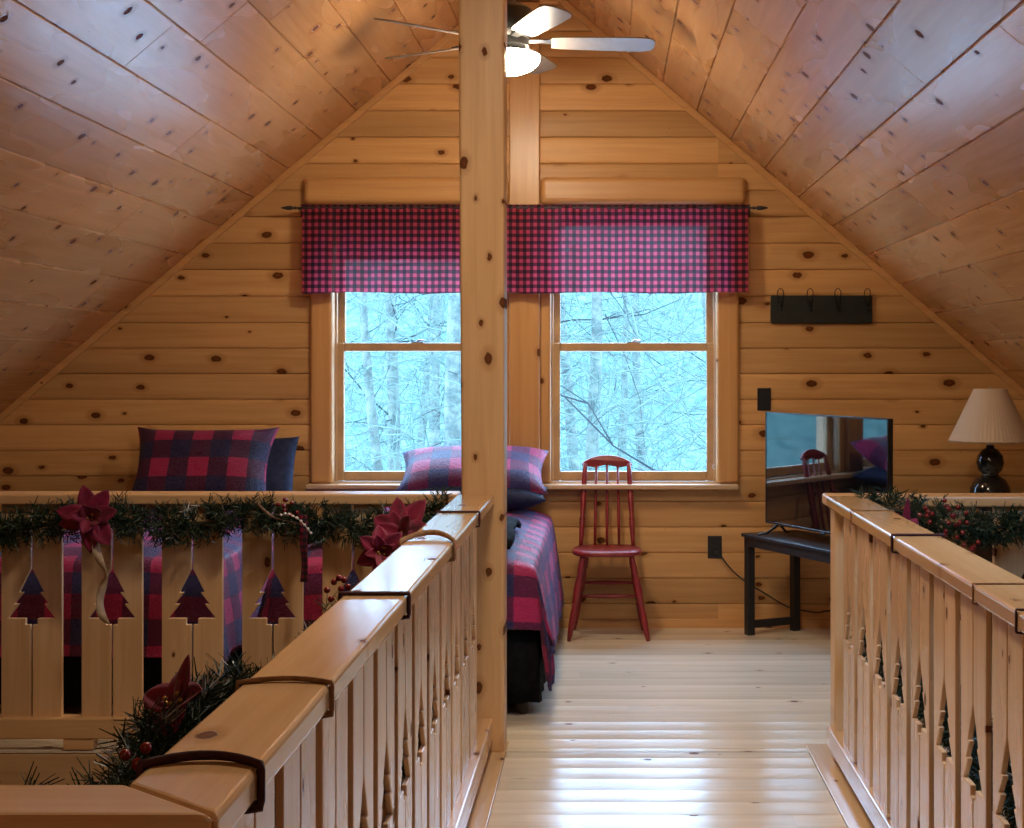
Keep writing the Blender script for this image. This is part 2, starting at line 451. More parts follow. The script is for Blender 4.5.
# ------------------------------------------------------------------ floor
XW0, XW1 = -.37, .742           # walkway boards
VY0, VY1 = 1.62, 5.40           # voids
def floor_boards(rects, seed):
    rnd = random.Random(seed)
    bm = B(); lay = bm.faces.layers.float.new('bid')
    w = .1345; y = YB
    while y < WY+.01:
        y1 = y+w
        for (x0, x1, ya, yb) in rects:
            a, b = max(y, ya), min(y1, yb)
            if b-a < .004: continue
            x = x0 - rnd.uniform(0, 2.5)
            while x < x1:
                xe = x + rnd.uniform(1.4, 3.2)
                p, q = max(x, x0), min(xe, x1)
                if q-p > .002:
                    bid = rnd.random(); tilt = rnd.uniform(-.0004, .0004); cup = rnd.uniform(.0007, .0016)
                    prof = [0, .012, .03, .12, .25, .4, .5, .6, .75, .88, .97, .988, 1]
                    rows = []
                    for t in prof:
                        z = cup*((2*t-1)**2) + tilt*(2*t-1) - cup
                        if t in (0, 1): z -= .004
                        yy = min(max(y+w*t, a), b)
                        rows.append((bm.verts.new((p, yy, z)), bm.verts.new((q, yy, z))))
                    for r0, r1 in zip(rows, rows[1:]):
                        if (r1[0].co-r0[0].co).length > 1e-6:
                            f = bm.faces.new((r0[0], r0[1], r1[1], r1[0])); f[lay] = bid
                x = xe
        y = y1
    bmesh.ops.delete(bm, geom=[v for v in bm.verts if not v.link_faces], context='VERTS')
    return struct('floor', bm, FLOOR, smooth=True, angle=20)
floor_boards([(XL, XR, VY1+.02, WY), (XL, XR, YB, 1.56), (XW0, XW1, 1.56, VY1+.02)], 21)
bm = B()                                                  # floor structure / rim joists under the boards
box(bm, XL, XR, VY1, WY, -.26, -.008); box(bm, XL, XR, YB, VY0-.04, -.26, -.008); box(bm, -.56, .93, VY0-.04, VY1, -.26, -.008)
struct('floor_joist_rim', bm, RAILX)
for i, (x0, x1, y0, y1) in enumerate(((-.565, XW0-.002, 1.56, VY1+.16), (XW1+.002, .935, 1.56, VY1+.12))):   # light border boards beside the walkway
    bm = B(); box(bm, x0, x1, y0, y1, -.02, .004); struct('trim_%d' % (3+i), bm, pine('border board %d' % i, (.74,.52,.29), (.62,.40,.2), (1,0,2), .25, .5, .012, (.6,.1), .4, False, .08, .04, .5, .15), bevel=.002)
bm = B(); box(bm, XL, XR, YB, WY, -2.75, -2.65); struct('floor', bm, LOWER)
for nm, b6 in (('wall_lower_left', (XL-.1, XL, YB, WY)), ('wall_lower_right', (XR, XR+.1, YB, WY)), ('wall_lower_back', (XL, XR, WY, WY+.1)), ('wall_lower_front', (XL, XR, YB-.1, YB))):
    bm = B(); box(bm, *b6, -2.7, -.27); struct(nm, bm, LOWER)
bm = B(); box(bm, XL, XR, WY-.03, WY-.005, -.005, .045); struct('baseboard_back', bm, TRIMX, bevel=.004)

# ------------------------------------------------------------------ windows
def window(n, x0, x1):
    z0, z1 = OZ0, OZ1
    r = bpy.data.objects.new('window_%d' % n, None); COL.objects.link(r); r.location = ((x0+x1)/2, WY, z0); r['kind'] = 'structure'
    hw = (x1-x0)/2; H = z1-z0; zm = wz(347.5)-z0
    bm = B()                                              # jamb box
    for s in (-1, 1): box(bm, s*hw-.012 if s < 0 else hw-.012, -hw+.012 if s < 0 else hw+.012, -.02, .13, 0, H)
    box(bm, -hw, hw, -.02, .13, -.012, .008); box(bm, -hw, hw, -.02, .13, H-.012, H+.012)
    for s in (-1, 1): box(bm, min(s*(hw-.012), s*(hw-.024)), max(s*(hw-.012), s*(hw-.024)), .02, .05, .0, H)
    obj('window_frame', bm, SASHX, r, bevel=.003)
    sw = .046
    def sash(ya, yb, za, zb, bot, top, nm):
        bm = B(); a = hw-.014
        box(bm, -a, -a+sw, ya, yb, za, zb); box(bm, a-sw, a, ya, yb, za, zb)
        box(bm, -a+sw, a-sw, ya, yb, za, za+bot); box(bm, -a+sw, a-sw, ya, yb, zb-top, zb)
        so = obj(nm, bm, SASH, r, bevel=.006)
        bm = B(); ym = (ya+yb)/2; box(bm, -a+sw-.004, a-sw+.004, ym-.002, ym+.002, za+bot-.004, zb-top+.004)
        obj('glass_pane', bm, GLASS, so)
        return so
    ls = sash(.025, .060, .010, zm+.026, .052, .046, 'lower_sash')
    us = sash(.068, .103, zm-.022, H-.012, .044, .05, 'upper_sash')
    bm = B(); lathe(bm, [(.012,0),(.012,.008),(.008,.012)], 14, (0,.045,zm+.026)); box(bm, -.032, .032, .03, .055, zm+.026, zm+.031)
    tube(bm, [(0,.04,zm+.038),(.02,.035,zm+.04),(.04,.03,zm+.038)], .005, 8)
    obj('sash_lock', bm, SILVER, ls, smooth=True, angle=40)
    return r
window(1, L0, L1); window(2, R0, R1)
def trimbox(n, x0, x1, y0, y1, z0, z1, m, bev=.012):
    bm = B(); box(bm, x0, x1, y0, y1, z0, z1); return struct('trim_%d' % n, bm, m, bevel=bev, seg=4)
trimbox(5, wx(311.5), L0+.012, WY-.048, WY+.0, OZ0, OZ1, TRIMZ, .02)
trimbox(6, R1-.012, wx(738.5), WY-.048, WY+.0, OZ0, OZ1, TRIMZ, .02)
trimbox(7, L1-.012, -.53, WY-.035, WY, OZ0, OZ1, TRIMZ)
trimbox(8, -.362, R0+.012, WY-.035, WY, OZ0, OZ1, TRIMZ)
trimbox(9, -.528, -.364, WY-.06, WY, OZ0, RZ-.2, TRIMZ, .006)
trimbox(10, wx(305), -.53, WY-.06, WY, OZ1, wz(178), TRIMX, .03)
trimbox(11, -.362, wx(745), WY-.06, WY, OZ1, wz(178), TRIMX, .03)
bm = B(); box(bm, wx(309), wx(737), WY-.10, WY+.03, OZ0-.028, OZ0-.001); struct('window_sill', bm, SASHX, bevel=.008, seg=3)
# unseen roof window added in the right slope, throws cool light on the rails
SN = Vector((SL, 0, 1)).normalized(); SD = Vector((1, 0, -SL)).normalized()
SKYC = Vector((RX, (SKY_Y0+SKY_Y1)/2, RZ))+SD*(SKY_S0+SKY_S1)/2
r = bpy.data.objects.new('window_3', None); COL.objects.link(r); r.location = SKYC; r['kind'] = 'structure'
SR = Matrix((SD, Vector((0,1,0)), SN)).transposed()
hs, hy = (SKY_S1-SKY_S0)/2, (SKY_Y1-SKY_Y0)/2
bm = B()
for a in ((-hs, -hs+.04, -hy, hy), (hs-.04, hs, -hy, hy), (-hs+.04, hs-.04, -hy, -hy+.04), (-hs+.04, hs-.04, hy-.04, hy)):
    vs = box(bm, a[0], a[1], a[2], a[3], -.004, .15)
for v in bm.verts: v.co = SR @ v.co
fr_ = obj('window_frame', bm, SASHX, r, bevel=.003)
bm = B(); box(bm, -hs+.036, hs-.036, -hy+.036, hy-.036, .100, .104)
for v in bm.verts: v.co = SR @ v.co
obj('glass_pane', bm, GLASS, fr_)
# ------------------------------------------------------------------ support post under the ridge
bm = B()
y0, y1 = 5.40, 5.56
for z, xa, xb in ((0, px(463,0,5.4).x, px(504,0,5.4).x), (RZ-.19, px(457,0,5.4).x, px(504.5,0,5.4).x)):
    for x, y in ((xa, y0), (xb, y0), (xb, y1), (xa, y1)): bm.verts.new((x+.455, y-5.48, z))
bm.verts.ensure_lookup_table(); v = bm.verts
for f in ((3,2,1,0), (4,5,6,7), (0,1,5,4), (1,2,6,5), (2,3,7,6), (3,0,4,7)): bm.faces.new([v[i] for i in f])
o = obj('support_post', bm, POST, bevel=.011, seg=3, loc=(-.455, 5.48, 0))
tag(o, 'tall square knotty pine post standing between the beds and walkway up to the ridge', 'post')

# ------------------------------------------------------------------ railings
RT, CT = .95, .040                      # rail top and cap thickness
BW, SLIT = .1085, .008
def slat_poly(w, z0, z1, side):
    """board outline with half a pine-tree cut from its inner edge; a from 0 (outer) to w (inner edge)"""
    c = w + SLIT/2
    tree = [(0, .470), (.024, .470), (.024, .492), (.090, .492), (.063, .540), (.063-.0165, .5395), (.066-.006, .5395), ]
    half = [(.022, .462), (.022, .486), (.088, .486), (.047, .539), (.065, .539), (.031, .582), (.047, .582), (SLIT/2, .668)]
    p = [(0, z0), (w, z0), (w, half[0][1])]
    for h, z in half: p.append((c-h, z))
    p += [(w, z1), (0, z1)]
    out = []
    for q in p:
        if not out or (abs(out[-1][0]-q[0])+abs(out[-1][1]-q[1])) > 1e-6: out.append(q)
    return out if side > 0 else [(-a, z) for a, z in out][::-1]
def slat_mesh(name, axis, side, z0, z1, th, mat):
    bm = B(); poly = slat_poly(BW, z0, z1, side)
    c = (BW+SLIT/2)*side
    f = (lambda a, b, t: (a-c, t, b)) if axis == 'x' else (lambda a, b, t: (t, a-c, b))
    prism(bm, poly, 0, th, f)
    bmesh.ops.recalc_face_normals(bm, faces=bm.faces)
    me = bpy.data.meshes.new(name); bm.to_mesh(me); bm.free(); me.materials.append(mat); return me
def railing(label, axis, root, centres, at, th, cap, bottom, z0=.115, ends=(), extra=None):
    """centres: pair centres along the axis; at: first face of the slats on the other axis"""
    r = thing('railing', label, 'railing', root)
    rx, ry, _ = root
    mat, capm = (SLATX, RAILX) if axis == 'x' else (SLATY, RAILY)
    ml, mr = slat_mesh('baluster', axis, 1, z0, RT-CT, th, mat), slat_mesh('baluster', axis, -1, z0, RT-CT, th, mat)
    for c in centres:
        for me in (ml, mr):
            o = bpy.data.objects.new('baluster', me); COL.objects.link(o); o.parent = r
            o.location = (c-rx, at-ry, 0) if axis == 'x' else (at-rx, c-ry, 0)
            m = o.modifiers.new('bevel', 'BEVEL'); m.width = .0025; m.segments = 2; m.limit_method = 'ANGLE'; m.angle_limit = math.radians(40)
    bm = B(); prism(bm, [(a-rx, b-ry) for a, b in cap], RT-CT, RT, lambda a, b, t: (a, b, t))
    obj('handrail_cap', bm, capm, r, bevel=.008, seg=3)
    for x0, x1, ya, yb, za, zb in bottom:
        bm = B(); box(bm, x0-rx, x1-rx, ya-ry, yb-ry, za, zb); obj('bottom_rail', bm, capm, r, bevel=.005)
    for x0, x1, ya, yb, za, zb in ends:
        bm = B(); box(bm, x0-rx, x1-rx, ya-ry, yb-ry, za, zb); obj('end_post', bm, SLATX, r, bevel=.005)
    for x0, x1, ya, yb, za, zb in (extra or ()):
        bm = B(); box(bm, x0-rx, x1-rx, ya-ry, yb-ry, za, zb); obj('spacer_block', bm, capm, r, bevel=.003)
    return r
side_c = [4.955-.28*k for k in range(12)]
railing('pine railing on the left of the walkway with pine tree cut-outs, ending at the post', 'y', (-.48, 3.5, 0), side_c, -.462, .013,
        [(-.415, 1.565), (-.415, 5.398), (-.55, 5.398), (-.55, 1.685)], [(-.512, -.42, 1.62, 5.398, .045, .130)], z0=.125,
        ends=[(-.545, -.435, 1.57, 1.66, .006, RT-CT)], extra=[(-.50,-.45,2.2,2.3,.004,.045), (-.50,-.45,4.2,4.3,.004,.045)])
railing('pine railing on the right of the walkway with tree cut-outs, ending at a short post', 'y', (.86, 3.5, 0), side_c, .815, .013,
        [(.798, 1.565), (.935, 1.685), (.935, 5.355), (.798, 5.355)], [(.798, .885, 1.62, 5.34, .045, .118)], z0=.112,
        ends=[(.812, .885, 5.255, 5.345, .004, RT-CT), (.812, .93, 1.57, 1.66, .006, RT-CT)], extra=[(.82,.87,2.2,2.3,.004,.045), (.82,.87,4.2,4.3,.004,.045)])
far_c = [-2.136+.298*k for k in range(-6, 6)]
railing('pine railing in front of the two beds, hung with garland and red flower', 'x', (-2.2, 5.46, 0), far_c, 5.455, .020,
        [(XL+.02, 5.42), (-.552, 5.42), (-.552, 5.56), (XL+.02, 5.56)], [(XL+.02, -.552, 5.425, 5.50, .045, .121)],
        extra=[(c-.05, c+.06, 5.43, 5.49, .004, .045) for c in (-3.6, -1.96, -.8)])
railing('short pine railing across the near left corner, joined at a mitre', 'x', (-2.2, 1.62, 0), [-.80-.298*k for k in range(11)], 1.60, .032,
        [(XL+.02, 1.565), (-.4165, 1.565), (-.5505, 1.684), (XL+.02, 1.684)], [(XL+.02, -.56, 1.585, 1.66, .02, .121)], extra=[])
railing('pine railing at the right in front of the lamp, draped with berry garland', 'x', (2.0, 5.40, 0), [1.23+.298*k for k in range(7)], 5.37, .032,
        [(.937, 5.335), (XR-.02, 5.335), (XR-.02, 5.475), (.80, 5.475), (.80, 5.357), (.937, 5.357)], [(.94, XR-.02, 5.34, 5.41, .045, .121)],
        extra=[(1.9, 2.0, 5.35, 5.40, .004, .045)])

# ------------------------------------------------------------------ cords tied round the side rails
def tie(label, x0, x1, y, r, mat, loose=0.0, skew=0.0):
    bm = B(); pts = []
    e = r*.55
    P = [(x0-e, RT-CT-e), (x0-e, RT+e), (x1+e, RT+e), (x1+e, RT-CT-e)]
    for i in range(4):
        a, b = P[i], P[(i+1) % 4]
        for k in range(9):
            t = k/9
            pz = a[1]+(b[1]-a[1])*t; pxx = a[0]+(b[0]-a[0])*t
            bow = 4*t*(1-t)
            pts.append(Vector((pxx, y+skew*(pxx-x0)+(loose*bow if i == 1 else 0), pz+(loose*.12*bow if i == 1 else 0)-(.006*bow if i == 3 else 0))))
    pts.append(pts[0].copy())
    c = Vector(((x0+x1)/2, y, RT-CT/2))
    tube(bm, [p-c for p in pts], r, 6, flat=.6)
    o = obj('tie_cord', bm, mat, smooth=True, loc=c)
    return tag(o, label, 'cord', 'cords tied round the handrails')
LC0, LC1, RC0, RC1 = -.55, -.415, .798, .935
tie('dark cord tied round the left handrail closest to the tall post', LC0, LC1, 4.745, .006, CORDD)
tie('tan cord bowed loosely over the left handrail beside the red flower near the post', LC0, LC1, 3.95, .008, CORDT, .10, 0)
tie('dark red-brown cord tied round the middle of the left handrail', LC0, LC1, 3.05, .0075, CORDD)
tie('flat tan cord tied round the left handrail between two dark cords', LC0, LC1, 2.20, .0055, CORDT, .02)
tie('thick dark maroon cord tied round the left handrail next to the mitred corner', LC0, LC1, 1.745, .0075, CORDD, .03)
tie('thin tan cord round the right handrail closest to its end post', RC0, RC1, 4.80, .0035, CORDT)
tie('dark red cord tied round the right handrail near the end post', RC0, RC1, 4.10, .0065, CORDD)
tie('thin tan cord round the right handrail, just nearer than the dark red one', RC0, RC1, 3.20, .0035, CORDT)
tie('thin brown cord round the right handrail at the edge of the picture', RC0, RC1, 2.86, .004, CORDD)

# ------------------------------------------------------------------ garlands
def garland(label, pts, seed, dens=1.0, rad=.07, berries=(), frost=.02, root=None, berry_r=.011, nw=.0024):
    rnd = random.Random(seed)
    pts = [Vector(p) for p in pts]
    c = root or sum(pts, Vector())/len(pts)
    r = thing('garland', label, 'garland', c)
    # resample (Catmull-like by linear with noise)
    path = []
    for a, b in zip(pts, pts[1:]):
        n = max(2, int((b-a).length/.02))
        for k in range(n): path.append(a.lerp(b, k/n))
    path.append(pts[-1])
    bm = B(); tube(bm, [p-c for p in path[::3]]+[path[-1]-c], .008, 6)
    obj('stem', bm, plain('garland wire stem', (.03,.03,.015), .8), r, smooth=True)
    bm = B(); bt = B()
    for i, p in enumerate(path):
        d = (path[min(i+1, len(path)-1)]-path[max(i-1, 0)]).normalized()
        k = max(1, int(5.2*dens+rnd.random()))
        for _ in range(k):
            v = Vector((rnd.gauss(0,1), rnd.gauss(0,1), rnd.gauss(0,1))); v -= d*v.dot(d); v.normalize()
            tw = (v + d*rnd.uniform(-.8,.8)).normalized()
            L = rad*rnd.uniform(.55, 1.1)
            o0 = p - c
            side = tw.orthogonal().normalized(); sd2 = tw.cross(side)
            nn = 15 if nw > .002 else 24
            tgt = bt if rnd.random() < frost else bm
            for j in range(nn):
                q = o0 + tw*L*(.15+.85*j/nn)
                an = rnd.uniform(0, 2*PI)
                out = (tw*.8 + (side*math.cos(an)+sd2*math.sin(an))*1.0).normalized()
                ln = rnd.uniform(.024, .042); wd = nw
                ac = out.cross(Vector((rnd.random()-.5, rnd.random()-.5, rnd.random()-.5))).normalized()*wd
                e = q+out*ln
                vs = [tgt.verts.new(x) for x in (q-ac, q+ac, e+ac*.5, e-ac*.5)]
                tgt.faces.new(vs)
    f = obj('foliage', bm, GREEN, r)
    f['kind'] = 'stuff'
    if bt.faces: 
        f2 = obj('frosted_foliage', bt, TINSEL, r); f2['kind'] = 'stuff'
    else: bt.free()
    if berries:
        bm = B(); lathe(bm, [(berry_r*math.sin(PI*k/8), -berry_r*math.cos(PI*k/8)) for k in range(9)], 10, caps=False)
        bmesh.ops.remove_doubles(bm, verts=bm.verts, dist=1e-5)
        first = obj('berry', bm, BERRY, r, smooth=True); first.location = Vector(berries[0])-c
        for b in berries[1:]:
            o = first.copy(); COL.objects.link(o); o.parent = r; o.location = Vector(b)-c
    return r
def cluster(c, n, s, seed):
    rnd = random.Random(seed)
    return [Vector(c)+Vector((rnd.gauss(0,s), rnd.gauss(0,s*.6), rnd.gauss(0,s))) for _ in range(n)]
YG = 5.375
g_far = [px(u, v, YG) for u, v in ((-150,525),(-60,516),(0,530),(30,528),(60,522),(92,516),(120,518),(150,526),(185,525),(215,522),(245,512),(275,516),(300,522),(335,522),(370,530),(410,523),(440,512))]
garland('thick green garland along the railing in front of the beds', g_far, 31, 1.35, .088,
        cluster(px(283, 503, 5.30), 9, .022, 4), .012, berry_r=.008)
g_side = [(-.60, 5.3, .80), (-.60, 5.05, .84), (-.61, 4.7, .86), (-.57, 4.45, .62), (-.548, 4.2, .46), (-.545, 3.9, .43), (-.545, 3.6, .44), (-.55, 3.4, .55), (-.61, 3.22, .84), (-.55, 3.05, .56), (-.545, 2.9, .43), (-.548, 2.72, .50), (-.60, 2.5, .86), (-.62, 2.25, .89), (-.62, 2.05, .88), (-.63, 1.9, .86), (-.63, 1.82, .83)]
garland('green garland hung on the open side of the left walkway rail with red berry sprays', g_side, 32, 1.5, .07,
        [px(u, v, y) for u, v, y in ((327,590,3.28),(334,582,3.25),(339,578,3.25),(344,580,3.28),(331,599,3.22),(341,589,3.25),(348,587,3.3),(352,596,3.3),
                                      (125,755,1.86),(146,748,1.84),(137,764,1.83))], .05, berry_r=.0075, nw=.0013)
g_near = [(-1.6, 1.76, .78), (-1.1, 1.76, .82), (-.8, 1.75, .84), (-.68, 1.75, .885), (-.64, 1.75, .84), (-.59, 1.75, .895), (-.57, 1.76, .84)]
garland('garland behind the near left corner rail with only green tips showing', g_near, 33, 1.0, .045, (), .02, nw=.0013)
g_right = [px(u, v, 5.27) for u, v in ((868,512),(885,508),(905,512),(930,520),(955,525),(985,528),(1024,526),(1060,522),(1120,524),(1180,515))]
garland('dark green garland with red berries on the railing in front of the lamp', g_right, 34, 1.35, .085,
        cluster(px(957, 526, 5.18), 12, .026, 6)+cluster(px(973, 548, 5.15), 6, .018, 7)+cluster(px(925, 517, 5.15), 6, .025, 8)+cluster(px(950, 508, 5.15), 5, .02, 9), .02, berry_r=.0085)
g_rside = [(.92, 5.1, .50), (.92, 4.9, .49), (.92, 4.4, .48), (.92, 4.0, .49), (.92, 3.6, .475), (.92, 3.2, .485), (.92, 2.8, .475), (.92, 2.3, .49)]
garland('green garland hung on the open side of the right walkway rail', g_rside, 35, 2.0, .07, (), .02)

# ------------------------------------------------------------------ poinsettias
def petal(L, W, curl, mat):
    bm = B(); n = 9; rows = []
    for i in range(n):
        t = i/(n-1); w = W*math.sin(PI*min(1, t*.92+.06))**.8*(1-.25*t)
        if i == n-1: w = .001
        x = L*t; z = curl*t*t*L
        rows.append([bm.verts.new((x, s*w, z+abs(s)*w*.35)) for s in (-1, -.5, 0, .5, 1)])
    for a, b in zip(rows, rows[1:]):
        for k in range(4): bm.faces.new((a[k], a[k+1], b[k+1], b[k]))
    return bm
def poinsettia(label, c, R, face, specs):
    """face: direction flower looks; specs: (angle deg, lift deg, length, width, curl)"""
    r = thing('poinsettia', label, 'flower', c)
    z = Vector(face).normalized(); x = Vector((0,0,1)).cross(z).normalized(); y = z.cross(x)
    M0 = Matrix((x, y, z)).transposed()
    for an, lift, L, W, cu in specs:
        bm = petal(L*R, W*R, cu, PETAL)
        M = M0 @ Matrix.Rotation(math.radians(an), 3, 'Z') @ Matrix.Rotation(-math.radians(lift), 3, 'Y')
        for v in bm.verts: v.co = M @ v.co
        o = obj('petal', bm, PETAL, r, smooth=True)
        s = o.modifiers.new('thick', 'SOLIDIFY'); s.thickness = .0015
    bm = B(); rnd = random.Random(3)
    for _ in range(7):
        p = M0 @ Vector((rnd.gauss(0,.008), rnd.gauss(0,.008), .012+rnd.random()*.006))
        bmesh.ops.create_icosphere(bm, subdivisions=1, radius=.004, matrix=Matrix.Translation(p))
    obj('stamen_cluster', bm, GOLD, r, smooth=True)
    return r
def ring(seed, n=7, n2=5):
    rnd = random.Random(seed); out = []
    for k in range(n): out.append((360*k/n+rnd.uniform(-14,14), rnd.uniform(5,22), rnd.uniform(.85,1.1), rnd.uniform(.28,.36), rnd.uniform(-.35,.1)))
    for k in range(n2): out.append((360*k/n2+36+rnd.uniform(-14,14), rnd.uniform(30,50), rnd.uniform(.55,.72), rnd.uniform(.20,.27), rnd.uniform(-.3,.1)))
    return out
poinsettia('dark red cloth poinsettia on the rail in front of the plaid bed at left', px(92, 517, 5.27), .125, (.1,-1,.1), ring(2))
poinsettia('dark red poinsettia on the left walkway rail close to the tall post', px(403, 536, 4.45), .135, (-.45,-.8,.35), ring(5))
poinsettia('ruffled red poinsettia low on the left walkway rail near the berry spray and post', px(383, 552, 4.15), .085, (.1,-1,.2), ring(8))
poinsettia('dark red poinsettia curling up beside the nearest stretch of the left handrail', px(178, 705, 2.10), .085, (-.4,-.6,.75),
           [(180,5,.75,.33,.1), (150,12,.6,.3,-.2), (75,25,.85,.22,.25), (105,15,.7,.26,.0), (20,20,.7,.3,0), (-60,10,.7,.3,-.2), (-120,10,.7,.3,-.3), (60,45,.5,.16,.1)])
poinsettia('red poinsettia with one petal poking above the right handrail', (.985, 4.87, .845), .10, (-.1,-.7,.5), ring(9, 6, 3)+[(84,38,1.5,.16,.2)])

def ribbon(name, label, pts, w, mat, cat='ribbon', twist=None, uvw=False):
    pts = [Vector(p) for p in pts]; c = pts[0].copy()
    bm = B(); uvl = bm.loops.layers.uv.new('UVMap')
    # smooth
    for _ in range(2):
        q = [pts[0]]
        for a, b in zip(pts, pts[1:]): q += [a.lerp(b,.25), a.lerp(b,.75)]
        q.append(pts[-1]); pts = q
    rows = []; s = 0
    for i, p in enumerate(pts):
        if i: s += (p-pts[i-1]).length
        an = (twist or 0)*math.sin(i*.35)
        d = Vector((math.cos(an), math.sin(an), 0))*w/2
        rows.append((bm.verts.new(p-d-c), bm.verts.new(p+d-c), s))
    for a, b in zip(rows, rows[1:]):
        f = bm.faces.new((a[0], a[1], b[1], b[0]))
        for lp, uv in zip(f.loops, ((0,a[2]),(w,a[2]),(w,b[2]),(0,b[2]))): lp[uvl].uv = uv
    o = obj(name, bm, mat, smooth=True, loc=c)
    m = o.modifiers.new('thick', 'SOLIDIFY'); m.thickness = .0012
    return tag(o, label, cat)
ribbon('ribbon', 'cream ribbon hanging from the red poinsettia over a tree cut-out', [px(u, v, 5.27) for u, v in ((95,528),(95,545),(100,562),(108,575),(103,585),(99,600),(101,615),(108,624))], .030, CREAM, twist=.9)
ribbon('ribbon', 'dark red checked ribbon hanging down the gap between two rail slats', [px(u, v, 5.28) for u, v in ((303,515),(304,530),(303,545),(305,560),(304,582))], .028, RIBC, twist=.5)
ribbon('ribbon', 'brown ribbon bow loop lying on the garland beside the pearl beads', [px(u, v, 5.24) for u, v in ((257,503),(266,512),(275,519),(288,521),(302,525))], .014, BROWNR, twist=.4)
# pearl beads
bpts = [px(u, v, 5.25) for u, v in ((281,515),(285,513.5),(289,514),(293,516),(297,518),(301,521),(304.5,525),(308,529),(311,533))]
r = thing('bead_string', 'string of white pearl beads looped on the garland in front of the beds', 'beads', bpts[0])
bm = B(); tube(bm, [p-bpts[0] for p in bpts], .0012, 5); obj('thread', bm, WHITEC, r)
bm = B(); bmesh.ops.create_uvsphere(bm, u_segments=10, v_segments=8, radius=.0052)
b0 = obj('bead', bm, BEAD, r, smooth=True)
dense = bpts
for i, p in enumerate(dense):
    o = b0 if i == 0 else b0.copy()
    if i: COL.objects.link(o); o.parent = r
    o.location = p-bpts[0]

# ------------------------------------------------------------------ beds
def cloth_drape(name, x0, x1, y0, y1, ztop, dl, dr, df, mat, seed, label, cat, puff=.03, flare=.055, uvrot=0.0, edge=.07):
    """spread over a bed: head end at y1 stops on the mattress, foot at y0 and both sides hang down"""
    bm = B(); uvl = bm.loops.layers.uv.new('UVMap')
    c = Vector(((x0+x1)/2, (y0+y1)/2, 0)); st = .025
    nx = int(((x1-x0)+dl+dr)/st); ny = int(((y1-y0)+df)/st)
    def soft(o, k=edge):      # overflow smoothly turned down
        return k*math.log(1+math.exp(o/k)) if o/k < 30 else o
    g = []
    off = noise.noise(Vector((seed, 1.3, 2.1)))*10
    for i in range(nx+1):
        sx = (x0-dl) + (x1-x0+dl+dr)*i/nx; row = []
        for j in range(ny+1):
            sy = (y0-df) + (y1-y0+df)*j/ny
            ox = max(soft(x0-sx)-.0, soft(sx-x1)); oy = soft(y0-sy)
            sgn = -1 if sx < (x0+x1)/2 else 1
            drop = (ox**3+oy**3)**(1/3)
            xx = min(max(sx, x0), x1); yy = max(sy, y0)
            k = min(1, drop/.45)
            nz = noise.noise(Vector((sx*3.5+off, sy*3.5, 0)))
            fold = math.sin(sy*17+off+2*nz)*.012*k if ox > oy else math.sin(sx*15+off+2*nz)*.014*k
            both = min(ox, oy)/(drop+1e-6)
            xx += sgn*((flare*k+fold+.02*(1-math.exp(-ox/.05))) if ox > .03 else 0)
            yy -= (flare*k+fold+.02*(1-math.exp(-oy/.05))) if oy > .03 else 0
            xx += sgn*both*.05*k; yy -= both*.05*k
            cx = 1-abs((sx-(x0+x1)/2)/((x1-x0)/2))**4 if x0 < sx < x1 else 0
            zz = ztop - drop + puff*max(cx, 0)*.6 + noise.noise(Vector((sx*5, sy*5, seed)))*.008*(1-k)
            row.append((bm.verts.new(Vector((xx, yy, zz))-c), sx, sy))
        g.append(row)
    for i in range(nx):
        for j in range(ny):
            q = (g[i][j], g[i+1][j], g[i+1][j+1], g[i][j+1])
            f = bm.faces.new([a[0] for a in q])
            for lp, a in zip(f.loops, q): lp[uvl].uv = (a[1]+5, a[2]+5)
    o = obj(name, bm, mat, smooth=True, loc=c)
    m = o.modifiers.new('thick', 'SOLIDIFY'); m.thickness = .012; m.offset = -1
    return tag(o, label, cat)
